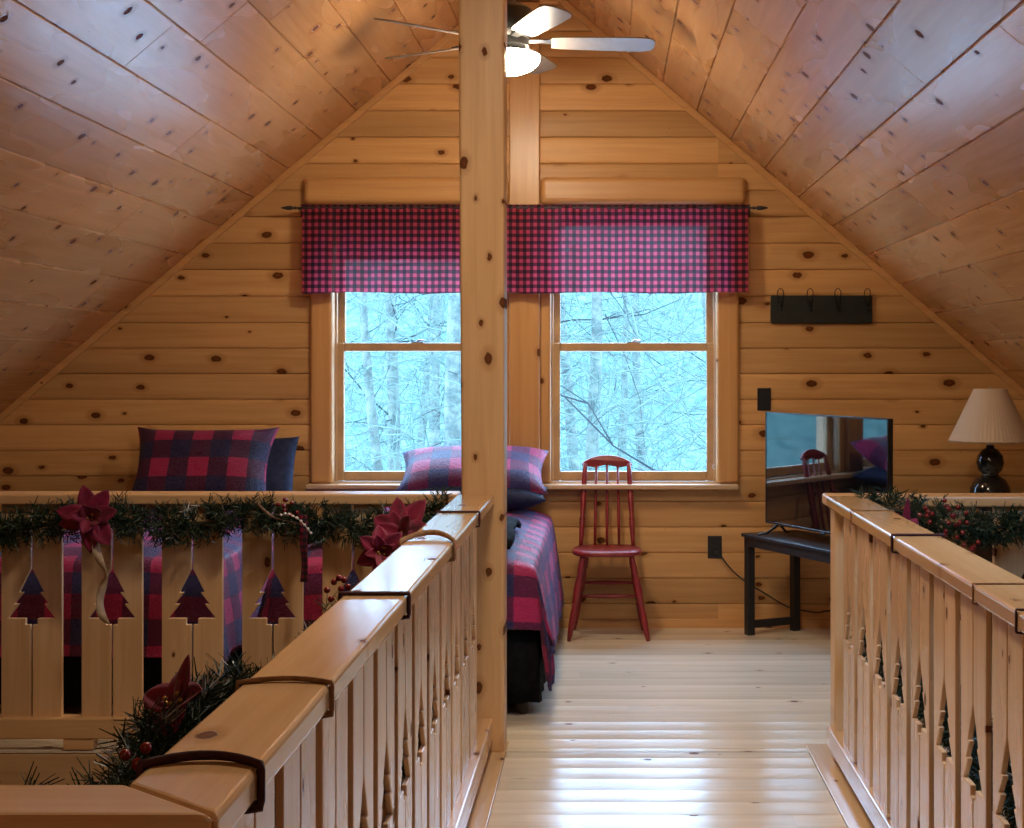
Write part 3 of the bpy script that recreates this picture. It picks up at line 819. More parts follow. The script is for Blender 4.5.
def bed(label, x0, x1, y0, y1, ztop):
    cx = (x0+x1)/2
    r = thing('bed', label, 'bed', (cx, (y0+y1)/2, 0))
    hx, hy = (x1-x0)/2, (y1-y0)/2
    bm = B()
    for s in (-1, 1): box(bm, min(s*hx, s*(hx-.03)), max(s*hx, s*(hx-.03)), -hy, hy, .20, .33)
    for s in (-1, 1): box(bm, -hx+.03, hx-.03, min(s*hy, s*(hy-.03)), max(s*hy, s*(hy-.03)), .20, .33)
    box(bm, -hx+.03, hx-.03, -hy+.03, hy-.03, .27, .30)
    obj('bed_frame', bm, BEDW, r, bevel=.005)
    for sx in (-1, 1):
        for sy in (-1, 1):
            bm = B(); lathe(bm, [(.022,0),(.03,.03),(.026,.12),(.034,.20)], 14, (sx*(hx-.045), sy*(hy-.045), 0)); obj('leg', bm, BEDW, r, smooth=True, angle=40)
    bm = B(); box(bm, -hx+.01, hx-.01, -hy+.01, hy-.01, .331, ztop-.03); obj('mattress', bm, MATT, r, bevel=.05, seg=4)
    # skirt round the sides and foot
    bm = B(); pts = []
    P = [(-hx-.012, hy-.05), (-hx-.012, -hy-.012), (hx+.012, -hy-.012), (hx+.012, hy-.05)]
    for a, b in zip(P, P[1:]):
        n = 60
        for k in range(n+(b == P[-1])): 
            t = k/n; q = Vector((a[0]+(b[0]-a[0])*t, a[1]+(b[1]-a[1])*t, 0)); pts.append((q, len(pts)))
    rows = []
    for q, i in pts:
        out = Vector((q.x/(hx), q.y/(hy), 0)); 
        out = Vector((math.copysign(1, q.x) if abs(q.x) > hx else 0, -1 if q.y < -hy else 0, 0))
        w = .010*math.sin(i*1.1)
        rows.append((bm.verts.new((q.x, q.y, .345)), bm.verts.new(q+out*(.008+w*.6)+Vector((0,0,.2))), bm.verts.new(q+out*(.014+w)+Vector((0,0,.055+.004*math.sin(i*.7))))))
    for a, b in zip(rows, rows[1:]):
        for k in range(2): bm.faces.new((a[k], a[k+1], b[k+1], b[k]))
    o = obj('bed_skirt', bm, BLACKC, r, smooth=True); m = o.modifiers.new('thick', 'SOLIDIFY'); m.thickness = .003
    return r
def pillow(name, label, c, W, H, T, rot, mat, pinch=.06, cat='pillow', seed=0):
    bm = B(); uvl = bm.loops.layers.uv.new('UVMap'); n = 26
    def P(i, j, s):
        a, b = 2*i/n-1, 2*j/n-1
        sh = 1-pinch*(1-abs(b)**2)*abs(a)**3; sv = 1-pinch*1.3*(1-abs(a)**2)*abs(b)**3
        th = (max(0, (1-abs(a)**3.2))*max(0, (1-abs(b)**3.2)))**.55
        wob = noise.noise(Vector((a*2+seed, b*2, s)))*.12
        return Vector((a*W/2*sh, b*H/2*sv, s*T/2*th*(1+wob)+.012*noise.noise(Vector((a*1.5, b*1.5, seed)))))
    for s in (1, -1):
        g = [[(bm.verts.new(P(i, j, s)), i, j) for j in range(n+1)] for i in range(n+1)]
        for i in range(n):
            for j in range(n):
                q = [g[i][j], g[i+1][j], g[i+1][j+1], g[i][j+1]]
                if s < 0: q = q[::-1]
                f = bm.faces.new([v[0] for v in q])
                for lp, v in zip(f.loops, q): lp[uvl].uv = (v[1]/n*W+3.03+.05*seed, v[2]/n*H+3.0+.04*seed)
    bmesh.ops.remove_doubles(bm, verts=bm.verts, dist=1e-5)
    o = obj(name, bm, mat, smooth=True, loc=c); o.rotation_euler = rot
    return tag(o, label, cat)
BY0, BY1, BZ = 5.98, 7.93, .655
bed('single bed with black skirt behind the tall post under the left window', -1.335, -.30, BY0, BY1, BZ)
bed('single bed with black skirt at the far left behind the garland rail', -2.62, -1.645, BY0, BY1, BZ)
cloth_drape('quilt', -1.335, -.315, BY0, 7.90, BZ, .40, .50, .30, QUILT, 1, 'red and black plaid quilt on the bed behind the tall post', 'quilt')
cloth_drape('quilt', -2.625, -1.64, BY0, 7.90, BZ, .42, .44, .42, QUILT, 2, 'red and black plaid quilt on the far left bed', 'quilt')
pillow('pillow', 'flat navy-cased pillow underneath the plaid pillow on the bed by the post', (-.70, 7.66, .752), .78, .46, .15, (.06, 0, .02), NAVY, seed=2)
pillow('pillow', 'plaid quilted pillow on top of the navy one, under the left window', (-.70, 7.69, .862), .79, .46, .19, (math.radians(24), 0, .03), QUILT, pinch=.10, seed=1)
pillow('pillow', 'plaid quilted pillow leaning upright against the logs on the far left bed', (-2.12, 7.70, .89), .76, .47, .17, (math.radians(62), 0, -.02), SHAM, pinch=.11, seed=0)
pillow('pillow', 'navy pillow half hidden behind the upright plaid one on the far left bed', (-1.98, 7.81, .835), .66, .44, .12, (math.radians(70), 0, .03), NAVY, seed=3)
# rumpled navy clothing on the bed
bm = B(); n = 18
g = []
for i in range(n+1):
    row = []
    for j in range(n+1):
        a, b = i/n*2-1, j/n*2-1
        e = max(0, 1-(abs(a)**2.5+abs(b)**2.5)*.55)
        row.append(bm.verts.new((a*.46*(1+.05*noise.noise(Vector((b*2,3,1)))), b*.40*(1+.06*noise.noise(Vector((a*2,7,1)))), (.075*e**.5+.035*noise.noise(Vector((a*3,b*3,5)))*e))))
    g.append(row)
for i in range(n):
    for j in range(n): bm.faces.new((g[i][j], g[i+1][j], g[i+1][j+1], g[i][j+1]))
o = obj('folded_blanket', bm, BLACKC, smooth=True, loc=(-.86, 6.50, BZ+.022)); m = o.modifiers.new('thick', 'SOLIDIFY'); m.thickness = .02
tag(o, 'rumpled black blanket lying across the foot of the bed behind the tall post', 'blanket')

# ------------------------------------------------------------------ valances, rod, roller shades
YV = 7.885
def valance(label, x0, x1, ztop, zbot, seed):
    bm = B(); uvl = bm.loops.layers.uv.new('UVMap')
    c = Vector(((x0+x1)/2, YV, ztop)); n = 220; m_ = 16; g = []
    for i in range(n+1):
        a = i/n; x = x0+(x1-x0)*a; row = []
        for j in range(m_+1):
            b = j/m_
            amp = .010+.015*b
            ph = x*38 + 2.6*noise.noise(Vector((x*2.3, seed, 0)))
            y = YV + amp*math.sin(ph)*(.55+.6*noise.noise(Vector((x*3, b*.8, seed+3)))) - .012*b
            if b < .12: y += .004*math.sin(x*170)
            z = ztop-(ztop-zbot)*b + .004*math.sin(x*9+seed)*b
            row.append((bm.verts.new(Vector((x, y, z))-c), x*1.03+10, z+10))
        g.append(row)
    for i in range(n):
        for j in range(m_):
            q = (g[i][j], g[i+1][j], g[i+1][j+1], g[i][j+1])
            f = bm.faces.new([v[0] for v in q])
            for lp, v in zip(f.loops, q): lp[uvl].uv = (v[1], v[2])
    o = obj('valance', bm, VAL, smooth=True, loc=c)
    return tag(o, label, 'valance', 'checked valances')
k = YV/WY
VT, VB = EYE-(204.5-VV)*YV/F, EYE-(293-VV)*YV/F
valance('red and black checked valance over the left window, partly behind the post', px(302,0,YV).x, px(520,0,YV).x, VT, VB, 1)
valance('red and black checked valance over the right window, wholly in view right of the post', px(519.6,0,YV).x, px(748,0,YV).x, VT, VB, 2)
r = thing('curtain_rod', 'thin grey curtain rod with pointed finials holding both valances', 'curtain rod', (RX, YV+.002, VT-.018))
xa, xb = px(297,0,YV).x-RX, px(752,0,YV).x-RX
bm = B(); tube(bm, [(xa,0,0), (0,0,0), (xb,0,0)], .006, 10); obj('rod', bm, IRON, r, smooth=True, angle=40)
for s, x in ((-1, xa), (1, xb)):
    bm = B(); prof = [(.004,0),(.010,.008),(.006,.018),(.013,.036),(.011,.055),(.003,.085)]
    tube(bm, [(x+s*z, 0, 0) for _, z in prof], [q for q, _ in prof], 12); obj('finial', bm, IRON, r, smooth=True)
    bm = B(); box(bm, x-s*.012-.006, x-s*.012+.006, 0, WY-.06-YV+.03, -.012, -.004); box(bm, x-s*.012-.012, x-s*.012+.012, WY-.018-YV, WY-.014-YV+.006, -.04, .03); obj('bracket', bm, IRON, r)
SHF = plain('roller shade cloth', (.32,.22,.15), .8, 0, .2, .05)
def shade(label, x0, x1, zb, cord):
    r = thing('roller_shade', label, 'window shade', ((x0+x1)/2, WY-.018, OZ1-.03))
    hw = (x1-x0)/2-.016
    bm = B(); tube(bm, [(-hw,0,0), (0,0,0), (hw,0,0)], .016, 14); obj('roller', bm, SHF, r, smooth=True, angle=40)
    bm = B(); box(bm, -hw+.01, hw-.01, .013, .015, zb-(OZ1-.03), 0); obj('cloth', bm, SHF, r)
    bm = B(); box(bm, -hw+.01, hw-.01, .007, .021, zb-(OZ1-.03)-.012, zb-(OZ1-.03)+.012); obj('hem_bar', bm, SHF, r, bevel=.003)
    if cord:
        bm = B(); X = hw-.005; zz = wz(464)-(OZ1-.03)
        tube(bm, [(X,-.022,0), (X+.002,-.03,zz*.5), (X-.004,-.034,zz)], .0016, 6); obj('pull_cord', bm, WHITEC, r)
        bm = B(); pts = [(X-.004+.008*math.sin(t), -.034, zz-.012-.012*math.cos(t)*-1) for t in [i*2*PI/14 for i in range(15)]]
        tube(bm, pts, .003, 6); obj('pull_ring', bm, WHITEC, r, smooth=True)
    return r
shade('tan roller shade pulled partway down behind the left valance', L0, L1, wz(258), False)
shade('tan roller shade rolled up behind the right valance with a white pull cord', R0, R1, wz(224), True)

# ------------------------------------------------------------------ ceiling fan
FX, FY = -.445, 6.50
ZB = EYE+(VV-42)*FY/F
r = thing('ceiling_fan', 'black ceiling fan with pale blades and a lit white bowl, partly behind the post', 'ceiling fan', (FX, FY, ZB))
top = RZ-.19-ZB
bm = B(); lathe(bm, [(.065,top),(.062,top-.03),(.03,top-.07),(.012,top-.08)], 24); obj('canopy', bm, BLACKM, r, smooth=True, angle=40)
bm = B(); tube(bm, [(0,0,top-.06), (0,0,.15)], .013, 12); obj('downrod', bm, BLACKM, r, smooth=True, angle=40)
bm = B(); lathe(bm, [(.02,.19),(.045,.18),(.075,.165),(.115,.14),(.125,.10),(.125,.055),(.115,.03),(.10,.012),(.10,-.02),(.085,-.03)], 36); obj('motor_housing', bm, BLACKM, r, smooth=True, angle=35)
bm = B(); lathe(bm, [(.086,-.028),(.09,-.045),(.118,-.052),(.118,-.06)], 36); obj('light_fitter', bm, BLACKM, r, smooth=True, angle=35)
bm = B(); lathe(bm, [(.125,-.052),(.148,-.060),(.150,-.075),(.140,-.098),(.112,-.122),(.072,-.138),(.03,-.146),(.0001,-.147)], 36); obj('light_bowl', bm, GLOBE, r, smooth=True)
pitch = math.radians(13)
bm = B(); pl = []
for t, w in ((.20,.05),(.24,.058),(.45,.068),(.60,.070),(.64,.060),(.66,.035)): pl.append((t, w))
poly = [(a, -w) for a, w in pl] + [(a, w) for a, w in pl[::-1]]
prism(bm, poly, -.003, .003, lambda a, b, t: (a, b, t))
bl0 = obj('blade', bm, BLADE, r, bevel=.002)
bm = B(); prism(bm, [(.10,-.016),(.19,-.018),(.205,-.04),(.27,-.045),(.275,-.02),(.235,0),(.275,.02),(.27,.045),(.205,.04),(.19,.018),(.10,.016)], .0035, .0085, lambda a, b, t: (a, b, t))
for q in ((.25,-.03),(.25,.03),(.22,0)): lathe(bm, [(.006,.0085),(.006,.011),(.003,.012)], 8, (q[0], q[1], 0))
ir0 = obj('blade_bracket', bm, IRON, bl0, bevel=.001)
for kk in range(5):
    b_, i_ = (bl0, ir0) if kk == 0 else (bl0.copy(), ir0.copy())
    if kk: COL.objects.link(b_); COL.objects.link(i_); b_.parent = r; i_.parent = b_
    b_.rotation_mode = 'XYZ'
    b_.matrix_basis = Matrix.Translation((0,0,.0)) @ Matrix.Rotation(math.radians(72*kk+5), 4, 'Z') @ Matrix.Rotation(-pitch, 4, 'X')

# ------------------------------------------------------------------ red chair
def turned(bm, a, b, prof, seg=12):
    a, b = Vector(a), Vector(b)
    tube(bm, [a.lerp(b, t) for t, _ in prof], [r_ for _, r_ in prof], seg)
CH = thing('spindle_chair', 'small red painted spindle-back chair standing under the right window', 'chair', (0.0, 7.60, 0), 0)
SZ = .462
bm = B()
outline = []
for k in range(40):
    t = 2*PI*k/40; cx, sy = math.cos(t), math.sin(t)
    e = .62
    x = math.copysign(abs(cx)**e, cx)*.183*(1-.06*sy); y = math.copysign(abs(sy)**e, sy)*.175
    outline.append((x, y))
zz = [(.90,0.0),(.985,.008),(1,.016),(.985,.024),(.93,.030),(.6,.026),(.25,.024)]
rings = [[bm.verts.new((x*s, y*s, SZ-.03+h)) for x, y in outline] for s, h in zz]
for a, b in zip(rings, rings[1:]):
    for i in range(40): bm.faces.new((a[i], a[(i+1)%40], b[(i+1)%40], b[i]))
bm.faces.new(rings[0][::-1]); bm.faces.new(rings[-1])
obj('seat', bm, REDP, CH, smooth=True, angle=60)
LEG = [(0,.013),(.06,.0145),(.12,.0165),(.17,.0185),(.18,.0135),(.195,.020),(.215,.0135),(.30,.0185),(.42,.020),(.55,.0165),(.57,.012),(.585,.019),(.61,.0135),(.66,.0165),(.8,.0175),(.92,.014),(1,.010)]
LEG = [(t, r_*.95) for t, r_ in LEG][::1]
feet = {(-1,-1):(-.197,-.01), (1,-1):(.213,-.01), (-1,1):(-.178,.30), (1,1):(.196,.30)}
tops = {(-1,-1):(-.125,-.12), (1,-1):(.128,-.12), (-1,1):(-.105,.10), (1,1):(.125,.10)}
# seat centre sits at local y=.16
CHo = .16
for ch in CH.children: ch.location.y = CHo-.02
fe = {}
for key in feet:
    tx, ty = tops[key]
    a = Vector((tx, CHo-.02+ty, SZ-.028)); b = Vector((feet[key][0], feet[key][1]+(-.01 if key[1] < 0 else 0), 0.001)); fe[key] = (a, b)
    bm = B(); turned(bm, a, b, LEG); obj('leg', bm, REDP, CH, smooth=True)
ST = [(0,.007),(.2,.009),(.5,.013),(.8,.009),(1,.007)]
mids = {}
for sx in (-1, 1):
    a = fe[(sx,-1)][0].lerp(fe[(sx,-1)][1], .52); b = fe[(sx,1)][0].lerp(fe[(sx,1)][1], .52)
    bm = B(); turned(bm, a, b, ST); obj('stretcher', bm, REDP, CH, smooth=True); mids[sx] = a.lerp(b, .5)
a = fe[(-1,1)][0].lerp(fe[(-1,1)][1], .40); b = fe[(1,1)][0].lerp(fe[(1,1)][1], .40)
bm = B(); turned(bm, mids[-1], mids[1], ST); obj('stretcher', bm, REDP, CH, smooth=True)
bm = B(); turned(bm, a, b, ST); obj('stretcher', bm, REDP, CH, smooth=True)
ZC = .888
yb, yt = CHo+.115, CHo+.200
PO = [(0,.010),(.12,.012),(.25,.0145),(.30,.016),(.315,.011),(.33,.017),(.36,.011),(.5,.0145),(.62,.016),(.635,.011),(.66,.0165),(.69,.011),(.78,.0145),(.9,.013),(1,.011)]
for sx in (-1, 1):
    bm = B(); turned(bm, (sx*.140, yb-.015, SZ-.01), (sx*.118, yt, ZC+.004), PO); obj('back_post', bm, REDP, CH, smooth=True)
for x in (-.062, 0, .062):
    bm = B(); turned(bm, (x*1.05, yb+.012, SZ-.01), (x*.93, yt+.010, ZC-.005), [(0,.0065),(.3,.0085),(.6,.0075),(1,.006)], 8); obj('spindle', bm, REDP, CH, smooth=True)
bm = B(); up = []; lo = []
for k in range(21):
    t = k/20*2-1
    up.append((t*.136, ZC+.047-.040*abs(t)**2.3-(.006 if abs(t) > .97 else 0)))
    lo.append((t*.136, ZC-.012+.006*math.cos(t*PI*2)-(.002 if abs(t) > .9 else 0)))
prism(bm, up+lo[::-1], -.010, .010, lambda a, b, t: (a, yt+.006+t+.018*(1-(a/.136)**2), b))
obj('crest_rail', bm, REDP, CH, bevel=.004)

# ------------------------------------------------------------------ table and television
ang = math.atan2(-.90, .44)                               # long direction from back-left corner to near-right
TL, TD, TH = 1.15, .34, .535
root = Vector((.725, 7.775, 0)); ux = Vector((math.cos(ang), math.sin(ang), 0)); uy = Vector((-math.sin(ang), math.cos(ang), 0))
tb = thing('console_table', 'narrow black wooden console table holding the television', 'table', root, ang)
bm = B(); box(bm, -.012, TL+.012, -.012, TD+.0, TH-.018, TH); obj('tabletop', bm, TABLE, tb, bevel=.003)
bm = B(); box(bm, .0, TL, .0, .02, TH-.065, TH-.018); box(bm, 0, TL, TD-.032, TD-.012, TH-.065, TH-.018); box(bm, 0, .02, .02, TD-.032, TH-.065, TH-.018); box(bm, TL-.02, TL, .02, TD-.032, TH-.065, TH-.018)
obj('apron', bm, TABLE, tb, bevel=.002)
for x in (0, TL-.042):
    for y in (0, TD-.055):
        bm = B(); box(bm, x, x+.042, y, y+.042, 0, TH-.0185); obj('leg', bm, TABLE, tb, bevel=.003)
    bm = B(); box(bm, x+.008, x+.034, .042, TD-.055, .035, .075); obj('foot_rail', bm, TABLE, tb, bevel=.003)
tvl = Vector((.838, 7.75, 0)); tvr = Vector((1.298, 6.78, 0)); d = tvr-tvl
ta = math.atan2(d.y, d.x); TW = d.length
tvc = (tvl+tvr)/2; tvc.z = TH+.001
tv = thing('television', 'black flat-screen television on the console table reflecting the window', 'television', tvc, ta)
h0, h1 = .592-TH, 1.177-TH
bm = B(); box(bm, -TW/2, TW/2, .0, .028, h0, h1); box(bm, -TW*.32, TW*.32, .028, .06, h0+.02, h0+.32); obj('housing', bm, BLACKP, tv, bevel=.004)
bm = B(); box(bm, -TW/2+.008, TW/2-.008, -.0015, .002, h0+.014, h1-.008); obj('screen', bm, SCREEN, tv)
bm = B()
for a in ((-TW/2, -TW/2+.006, h0, h1), (TW/2-.006, TW/2, h0, h1), (-TW/2, TW/2, h1-.006, h1)): box(bm, a[0], a[1], -.004, 0, a[2], a[3])
box(bm, -TW/2, TW/2, -.004, 0, h0, h0+.012)
obj('bezel', bm, plain('bezel edge', (.05,.05,.055), .25, .5), tv, bevel=.001)
for s in (-1, 1):
    bm = B(); X = s*TW*.40
    tube(bm, [(X,.014,h0+.03), (X,.014,h0+.004), (X+.01*s,-.05,.016), (X+.02*s,-.10,.008)], [.008,.009,.008,.006], 8, flat=.7)
    tube(bm, [(X,.014,h0+.01), (X+.01*s,.06,.018), (X+.02*s,.11,.008)], [.009,.008,.006], 8, flat=.7)
    obj('foot', bm, BLACKP, tv, smooth=True)
bm = B(); box(bm, .0-.02, .02, -.006, 0, h0-.008, h0+.004); obj('sensor', bm, BLACKP, tv, bevel=.002)

# ------------------------------------------------------------------ night stand and lamp
lp = Vector((1.955, 7.50, 0)); NZ = .655
ns = thing('nightstand', 'dark nightstand behind the right railing carrying the lamp', 'nightstand', (1.98, 7.52, 0))
bm = B(); box(bm, -.24, .24, -.20, .20, NZ-.025, NZ); obj('top', bm, BEDW, ns, bevel=.005)
bm = B(); box(bm, -.22, .22, -.17, .19, .28, NZ-.0255); obj('case', bm, BEDW, ns, bevel=.003)
bm = B(); box(bm, -.19, .19, -.188, -.171, .31, NZ-.06); dr = obj('drawer', bm, BEDW, ns, bevel=.004)
bm = B(); lathe(bm, [(.006,0),(.006,.012),(.014,.02),(.010,.03)], 14)
bmesh.ops.rotate(bm, verts=bm.verts, matrix=Matrix.Rotation(PI/2, 3, 'X')); obj('knob', bm, IRON, dr, smooth=True, loc=(0,-.188,.46))
for sx in (-1, 1):
    for sy in (-1, 1):
        bm = B(); box(bm, sx*.195-.02, sx*.195+.02, sy*.15-.02+.01, sy*.15+.02+.01, 0, .2795); obj('leg', bm, BEDW, ns, bevel=.003)
lm = thing('table_lamp', 'table lamp with black double-gourd base and cream cone shade at right', 'lamp', (lp.x, lp.y, NZ+.001))
z0 = EYE-(441-VV)*lp.y/F-NZ; z1 = EYE-(389-VV)*lp.y/F-NZ
bm = B(); lathe(bm, [(.075,0),(.078,.012),(.07,.02),(.055,.03),(.09,.06),(.104,.10),(.10,.145),(.078,.185),(.045,.207),(.040,.213),(.060,.235),(.070,.27),(.064,.305),(.042,.335),(.022,.345),(.020,.36)], 40); obj('base', bm, CERAM, lm, smooth=True)
bm = B(); lathe(bm, [(.011,.355),(.011,.44),(.017,.44),(.017,.49)], 16); obj('socket', bm, SILVER, lm, smooth=True, angle=40)
bm = B(); lathe(bm, [(.004,.49),(.03,.53),(.032,.56),(.02,.585),(.001,.595)], 16); obj('bulb', bm, WHITEC, lm, smooth=True)
bm = B(); n = 120; rb, rt = .207, .082; rings = []
for t in (0, .03, .5, .97, 1):
    rad = rb+(rt-rb)*t; rings.append([bm.verts.new(((rad*(1+.006*(k % 2)))*math.cos(2*PI*k/n), (rad*(1+.006*(k % 2)))*math.sin(2*PI*k/n), z0+(z1-z0)*t)) for k in range(n)])
for a, b in zip(rings, rings[1:]):
    for k in range(n): bm.faces.new((a[k], a[(k+1)%n], b[(k+1)%n], b[k]))
o = obj('shade', bm, SHADEF, lm); m = o.modifiers.new('thick', 'SOLIDIFY'); m.thickness = .002
bm = B(); tube(bm, [(rb*math.cos(t)*1.003, rb*math.sin(t)*1.003, z0) for t in [i*2*PI/48 for i in range(49)]], .004, 6)
obj('shade_trim', bm, CREAM, lm, smooth=True)
bm = B(); tube(bm, [(-rt,0,z1-.004), (0,0,z1-.01), (rt,0,z1-.004)], .0025, 6); tube(bm, [(0,0,z1-.012), (0,0,z1+.012)], .004, 8); tube(bm, [(.017,0,.48), (.05,0,.52), (.045,0,z1-.03), (0,0,z1-.01)], .002, 6); tube(bm, [(-.017,0,.48), (-.05,0,.52), (-.045,0,z1-.03), (0,0,z1-.01)], .002, 6)
obj('harp', bm, SILVER, lm, smooth=True)

# ------------------------------------------------------------------ coat hook board, plates, cord
c = Vector(((wx(770)+wx(871))/2, WY-.016, wz(309.5)))
hb = thing('coat_hook_board', 'dark board with four wire coat hooks on the log wall above the television', 'coat rack', c)
w2, h2 = (wx(871)-wx(770))/2, (wz(295.5)-wz(323))/2
bm = B(); box(bm, -w2, w2, -.022, 0, -h2, h2); obj('board', bm, HOOKB, hb, bevel=.003)
for uu in (779.5, 809, 836.5, 866):
    X = wx(uu)-c.x; X = min(X, w2-.02)
    bm = B()
    pts = [(X-.012,-.024,h2-.045), (X-.016,-.025,h2+.004), (X-.015,-.03,h2+.024), (X-.006,-.035,h2+.036), (X+.006,-.035,h2+.036), (X+.015,-.03,h2+.024), (X+.016,-.025,h2+.004), (X+.012,-.024,h2-.045)]
    tube(bm, pts, .0024, 8)
    tube(bm, [(X,-.024,h2-.03), (X,-.03,h2-.07), (X,-.05,h2-.085), (X,-.06,h2-.07)], .004, 8)
    lathe(bm, [(.0001,-.006),(.008,-.004),(.01,0),(.008,.004),(.0001,.006)], 10, (X,-.06,h2-.066), caps=False)
    lathe(bm, [(.011,-.003),(.011,.003)], 12, (X,-.024,h2-.05))
    obj('hook', bm, BLACKM, hb, smooth=True)
def plate(name, label, u0, u1, v0, v1, cat, kind):
    c = Vector(((wx(u0)+wx(u1))/2, WY-.014, (wz(v0)+wz(v1))/2))
    r = thing(name, label, cat, c); a, b = (wx(u1)-wx(u0))/2, (wz(v0)-wz(v1))/2
    bm = B(); box(bm, -a, a, -.007, 0, -b, b); obj('plate', bm, BLACKP, r, bevel=.002)
    if kind == 'switch':
        bm = B(); box(bm, -.016, .016, -.012, -.007, -.034, .034); obj('rocker', bm, BLACKM, r, bevel=.002)
    else:
        for s in (-1, 1):
            bm = B(); box(bm, -.017, .017, -.009, -.007, s*.03-.018, s*.03+.018); obj('receptacle', bm, BLACKM, r, bevel=.001)
    return r
plate('light_switch', 'black switch plate on the log wall just above the television corner', 757, 770.5, 388, 410.5, 'switch', 'switch')
plate('wall_outlet', 'black outlet plate low on the wall between red chair and black table', 707.5, 721.5, 535.5, 558, 'outlet', 'outlet')
cp = [px(u, v, y) for u, v, y in ((716,552,7.965),(721,556,7.95),(728,566,7.955),(740,578,7.955),(752,586,7.955),(766,594,7.955),(780,603,7.955),(792,609,7.955),(806,611,7.955),(818,613,7.955),(826,611,7.955),(840,610,7.955))]
q = cp
for _ in range(2):
    s = [q[0]]
    for a, b in zip(q, q[1:]): s += [a.lerp(b,.25), a.lerp(b,.75)]
    s.append(q[-1]); q = s
r = thing('power_cord', 'thin dark cord running from the low outlet behind the black table', 'cord', cp[0])
bm = B(); tube(bm, [p-cp[0] for p in q], .0042, 8); obj('cable', bm, BLACKP, r, smooth=True)
bm = B(); box(bm, -.014, .014, -.006, .014, -.014, .014); obj('plug', bm, BLACKP, r, bevel=.004)

# ------------------------------------------------------------------ outdoors
def ext_mat(name, a, b, scale, rough=.9):
    t = NT(name); tc = t.n('TexCoord').outputs['Object']
    f = t.noise(tc, scale, 6, .7, .5)
    t.bsdf(t.mix(t.maprange(f, .35, .65), a, b), rough, 0, .1); return t.m
SNOW = ext_mat('snow cover', (.80,.84,.86), (.70,.75,.78), 1.2)
HILL = ext_mat('frosted brush slope', (.024,.060,.058), (.070,.125,.105), 3.5)
BARK = ext_mat('pale birch bark', (.13,.155,.125), (.05,.07,.065), 9)
TWIG = ext_mat('dark twigs', (.014,.020,.024), (.026,.034,.036), 4)
FROST = ext_mat('frosted twigs', (.10,.145,.118), (.065,.10,.085), 4)
bm = B(); box(bm, -62, 40, 8.4, 60, -3.2, -3.0); struct('ground', bm, SNOW)
bm = B(); n = 60; g = []
for i in range(n+1):
    row = []
    for j in range(31):
        x = -60+95*i/n; y = 24+24*j/30; z = -3.02+(10.5+14*min(1,max(0,(-14-x)/14)))*(j/30)+.5*noise.noise(Vector((x*.2, y*.2, 0)))*(j > 0)
        if j == 0: z = -3.05
        row.append(bm.verts.new((x, y, z)))
    g.append(row)
for i in range(n):
    for j in range(30): bm.faces.new((g[i][j], g[i+1][j], g[i+1][j+1], g[i][j+1]))
struct('hillside', bm, HILL, smooth=True)
rnd = random.Random(77)
def tree(x, y, h, r0, seed):
    rn = random.Random(seed)
    t = thing('birch_tree', 'pale bare birch tree in the frosty woods outside the windows', 'tree', (x, y, -3.0), 0, 'birches outside the windows')
    lean = rn.uniform(-.05, .05); pts = []
    for k in range(12):
        a = k/11; pts.append(Vector((lean*h*a+.12*math.sin(a*5+seed), .1*math.cos(a*4+seed), h*a-.05)))
    bm = B(); tube(bm, pts, [r0*(1-.75*k/11) for k in range(12)], 9); obj('trunk', bm, BARK, t, smooth=True)
    bm = B()
    for _ in range(22):
        a = rn.uniform(.2, .98); p = pts[int(a*11)]; an = rn.uniform(0, 2*PI); L = rn.uniform(.8, 2.2)*(1.15-a*.6)
        d = Vector((math.cos(an), math.sin(an), rn.uniform(-.1, .8))); q = [p]
        for s in range(5):
            d = (d+Vector((rn.gauss(0,.25), rn.gauss(0,.25), rn.gauss(0,.2)))).normalized(); q.append(q[-1]+d*L/5)
        tube(bm, q, [r0*.10*(1-.15*s) for s in range(6)], 5, False)
        for s in range(2):
            b = q[rn.randint(2, 4)]; e = (d+Vector((rn.gauss(0,.7), rn.gauss(0,.7), rn.gauss(0,.5)))).normalized()
            tube(bm, [b, b+e*L*.3, b+e*L*.55+Vector((0,0,rn.gauss(0,.1)))], [r0*.055, r0*.045, r0*.03], 4, False)
    obj('branches', bm, FROST if seed % 3 else TWIG, t)
    return t
spots = []
for u, y, r0 in ((372,15,.10),(398,13,.075),(444,12.5,.12),(452,17,.10),(600,13,.10),(612,18,.08),(695,12,.13),(574,16,.09),(655,19,.10),(350,19,.10),(420,19,.09),(325,14,.11),(500,14,.1),(540,17,.1),(735,15,.1),(760,18,.1)):
    spots.append(((u-VU)*y/F, y, r0))
for _ in range(10): spots.append((rnd.choice([-1, 1])*rnd.uniform(4, 12), rnd.uniform(12, 20), rnd.uniform(.08, .14)))
for i, (x, y, r0) in enumerate(spots): tree(x, y, rnd.uniform(7, 10.5), r0, i)
def brush(name, label, mat, n, seed, r0):
    rn = random.Random(seed); bm = B()
    for _ in range(n):
        y = rn.uniform(11.5, 21); x = rn.uniform(-.24, .15)*y*1.1+rn.gauss(0, 1.5); z = rn.uniform(-1.0, 3.4) 
        d = Vector((rn.gauss(0,1), rn.gauss(0,.4), rn.gauss(.2,.7))).normalized(); p = [Vector((x, y, z))]
        L = rn.uniform(.4, 1.6)
        for s in range(4):
            d = (d+Vector((rn.gauss(0,.3), rn.gauss(0,.3), rn.gauss(0,.3)))).normalized(); p.append(p[-1]+d*L/4)
        tube(bm, p, [r0*(1-.18*s)*rn.uniform(.6, 1.3) for s in range(5)], 4, False)
    o = obj(name, bm, mat); tag(o, label, 'brush', None, 'stuff')
brush('undergrowth', 'tangle of pale frosted twigs between the birches outside', FROST, 4200, 5, .0065)
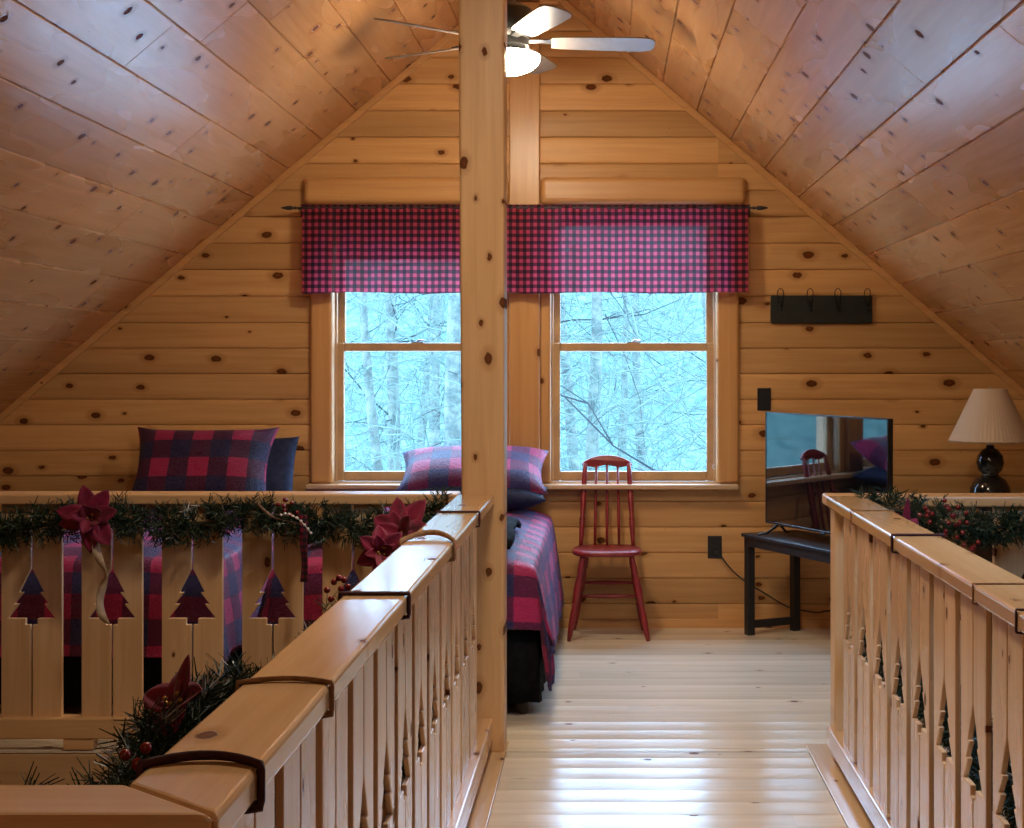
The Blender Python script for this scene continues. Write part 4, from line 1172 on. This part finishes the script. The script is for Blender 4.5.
brush('undergrowth', 'tangle of thin dark twigs between the birches outside', TWIG, 420, 6, .0045)

# ------------------------------------------------------------------ light
W = bpy.data.worlds.new('overcast sky'); S.world = W; W.use_nodes = True
bg = W.node_tree.nodes['Background']; bg.inputs[0].default_value = (.42,.64,1.0,1); bg.inputs[1].default_value = 17.0
def portal(x0, x1, y, z0, z1, back):
    l = bpy.data.lights.new('window_daylight', 'AREA'); l.shape = 'RECTANGLE'; l.size = x1-x0; l.size_y = z1-z0
    l.cycles.is_portal = True
    o = bpy.data.objects.new('window_daylight', l); COL.objects.link(o); o.location = ((x0+x1)/2, y, (z0+z1)/2)
    o.rotation_euler = (-PI/2 if back else PI/2, 0, 0)
portal(L0, L1, WY+.14, OZ0, OZ1, True); portal(R0, R1, WY+.14, OZ0, OZ1, True)
l = bpy.data.lights.new('window_daylight', 'AREA'); l.shape = 'RECTANGLE'; l.size = SKY_S1-SKY_S0; l.size_y = SKY_Y1-SKY_Y0; l.cycles.is_portal = True
o = bpy.data.objects.new('window_daylight', l); COL.objects.link(o); o.location = SKYC+SN*.17; o.rotation_euler = SR.to_euler()  # portal of the added roof window
def lamp(name, loc, power, col, size):
    l = bpy.data.lights.new(name, 'POINT'); l.energy = power; l.color = col; l.shadow_soft_size = size
    o = bpy.data.objects.new(name, l); COL.objects.link(o); o.location = loc; return o
def downlight(name, loc, power, col, size):
    l = bpy.data.lights.new(name, 'AREA'); l.shape = 'DISK'; l.size = size; l.energy = power; l.color = col
    o = bpy.data.objects.new(name, l); COL.objects.link(o); o.location = loc; return o
downlight('added_walkway_light', (RX+.3, 3.6, 3.15), 34, (1.0,.84,.64), .4)  # added unseen warm light over the walkway, no fixture modelled
lamp('added_rear_fill', (-.3, -1.2, 2.9), 14, (1.0,.82,.60), .15)  # added weak warm fill behind the camera, no known source there
lamp('added_lower_fill', (-2.6, 3.2, -1.6), 6, (1.0,.70,.42), .15)  # added unseen warm fill below the left opening
lamp('added_lower_fill', (2.4, 3.2, -1.6), 4, (1.0,.70,.42), .15)  # the same added fill below the right opening

# ------------------------------------------------------------------ camera
cam = bpy.data.cameras.new('camera'); co = bpy.data.objects.new('camera', cam); COL.objects.link(co)
co.location = (0, 0, EYE); co.rotation_euler = (PI/2, 0, 0)
cam.sensor_fit = 'HORIZONTAL'; cam.sensor_width = 36; cam.lens = F/1024*36
cam.shift_x = -(VU-512)/1024; cam.shift_y = -(414-VV)/1024
cam.clip_start = .05; cam.clip_end = 200
S.camera = co
S.view_settings.view_transform = 'Standard'; S.view_settings.look = 'None'; S.view_settings.gamma = 1; S.view_settings.use_curve_mapping = False
S.view_settings.exposure = 0.42
cy = S.cycles
cy.use_denoising = True; cy.denoising_prefilter = 'ACCURATE'
cy.max_bounces = 10; cy.diffuse_bounces = 5; cy.glossy_bounces = 4; cy.transparent_max_bounces = 12
cy.sample_clamp_indirect = 6.0
cy.caustics_reflective = False; cy.caustics_refractive = False
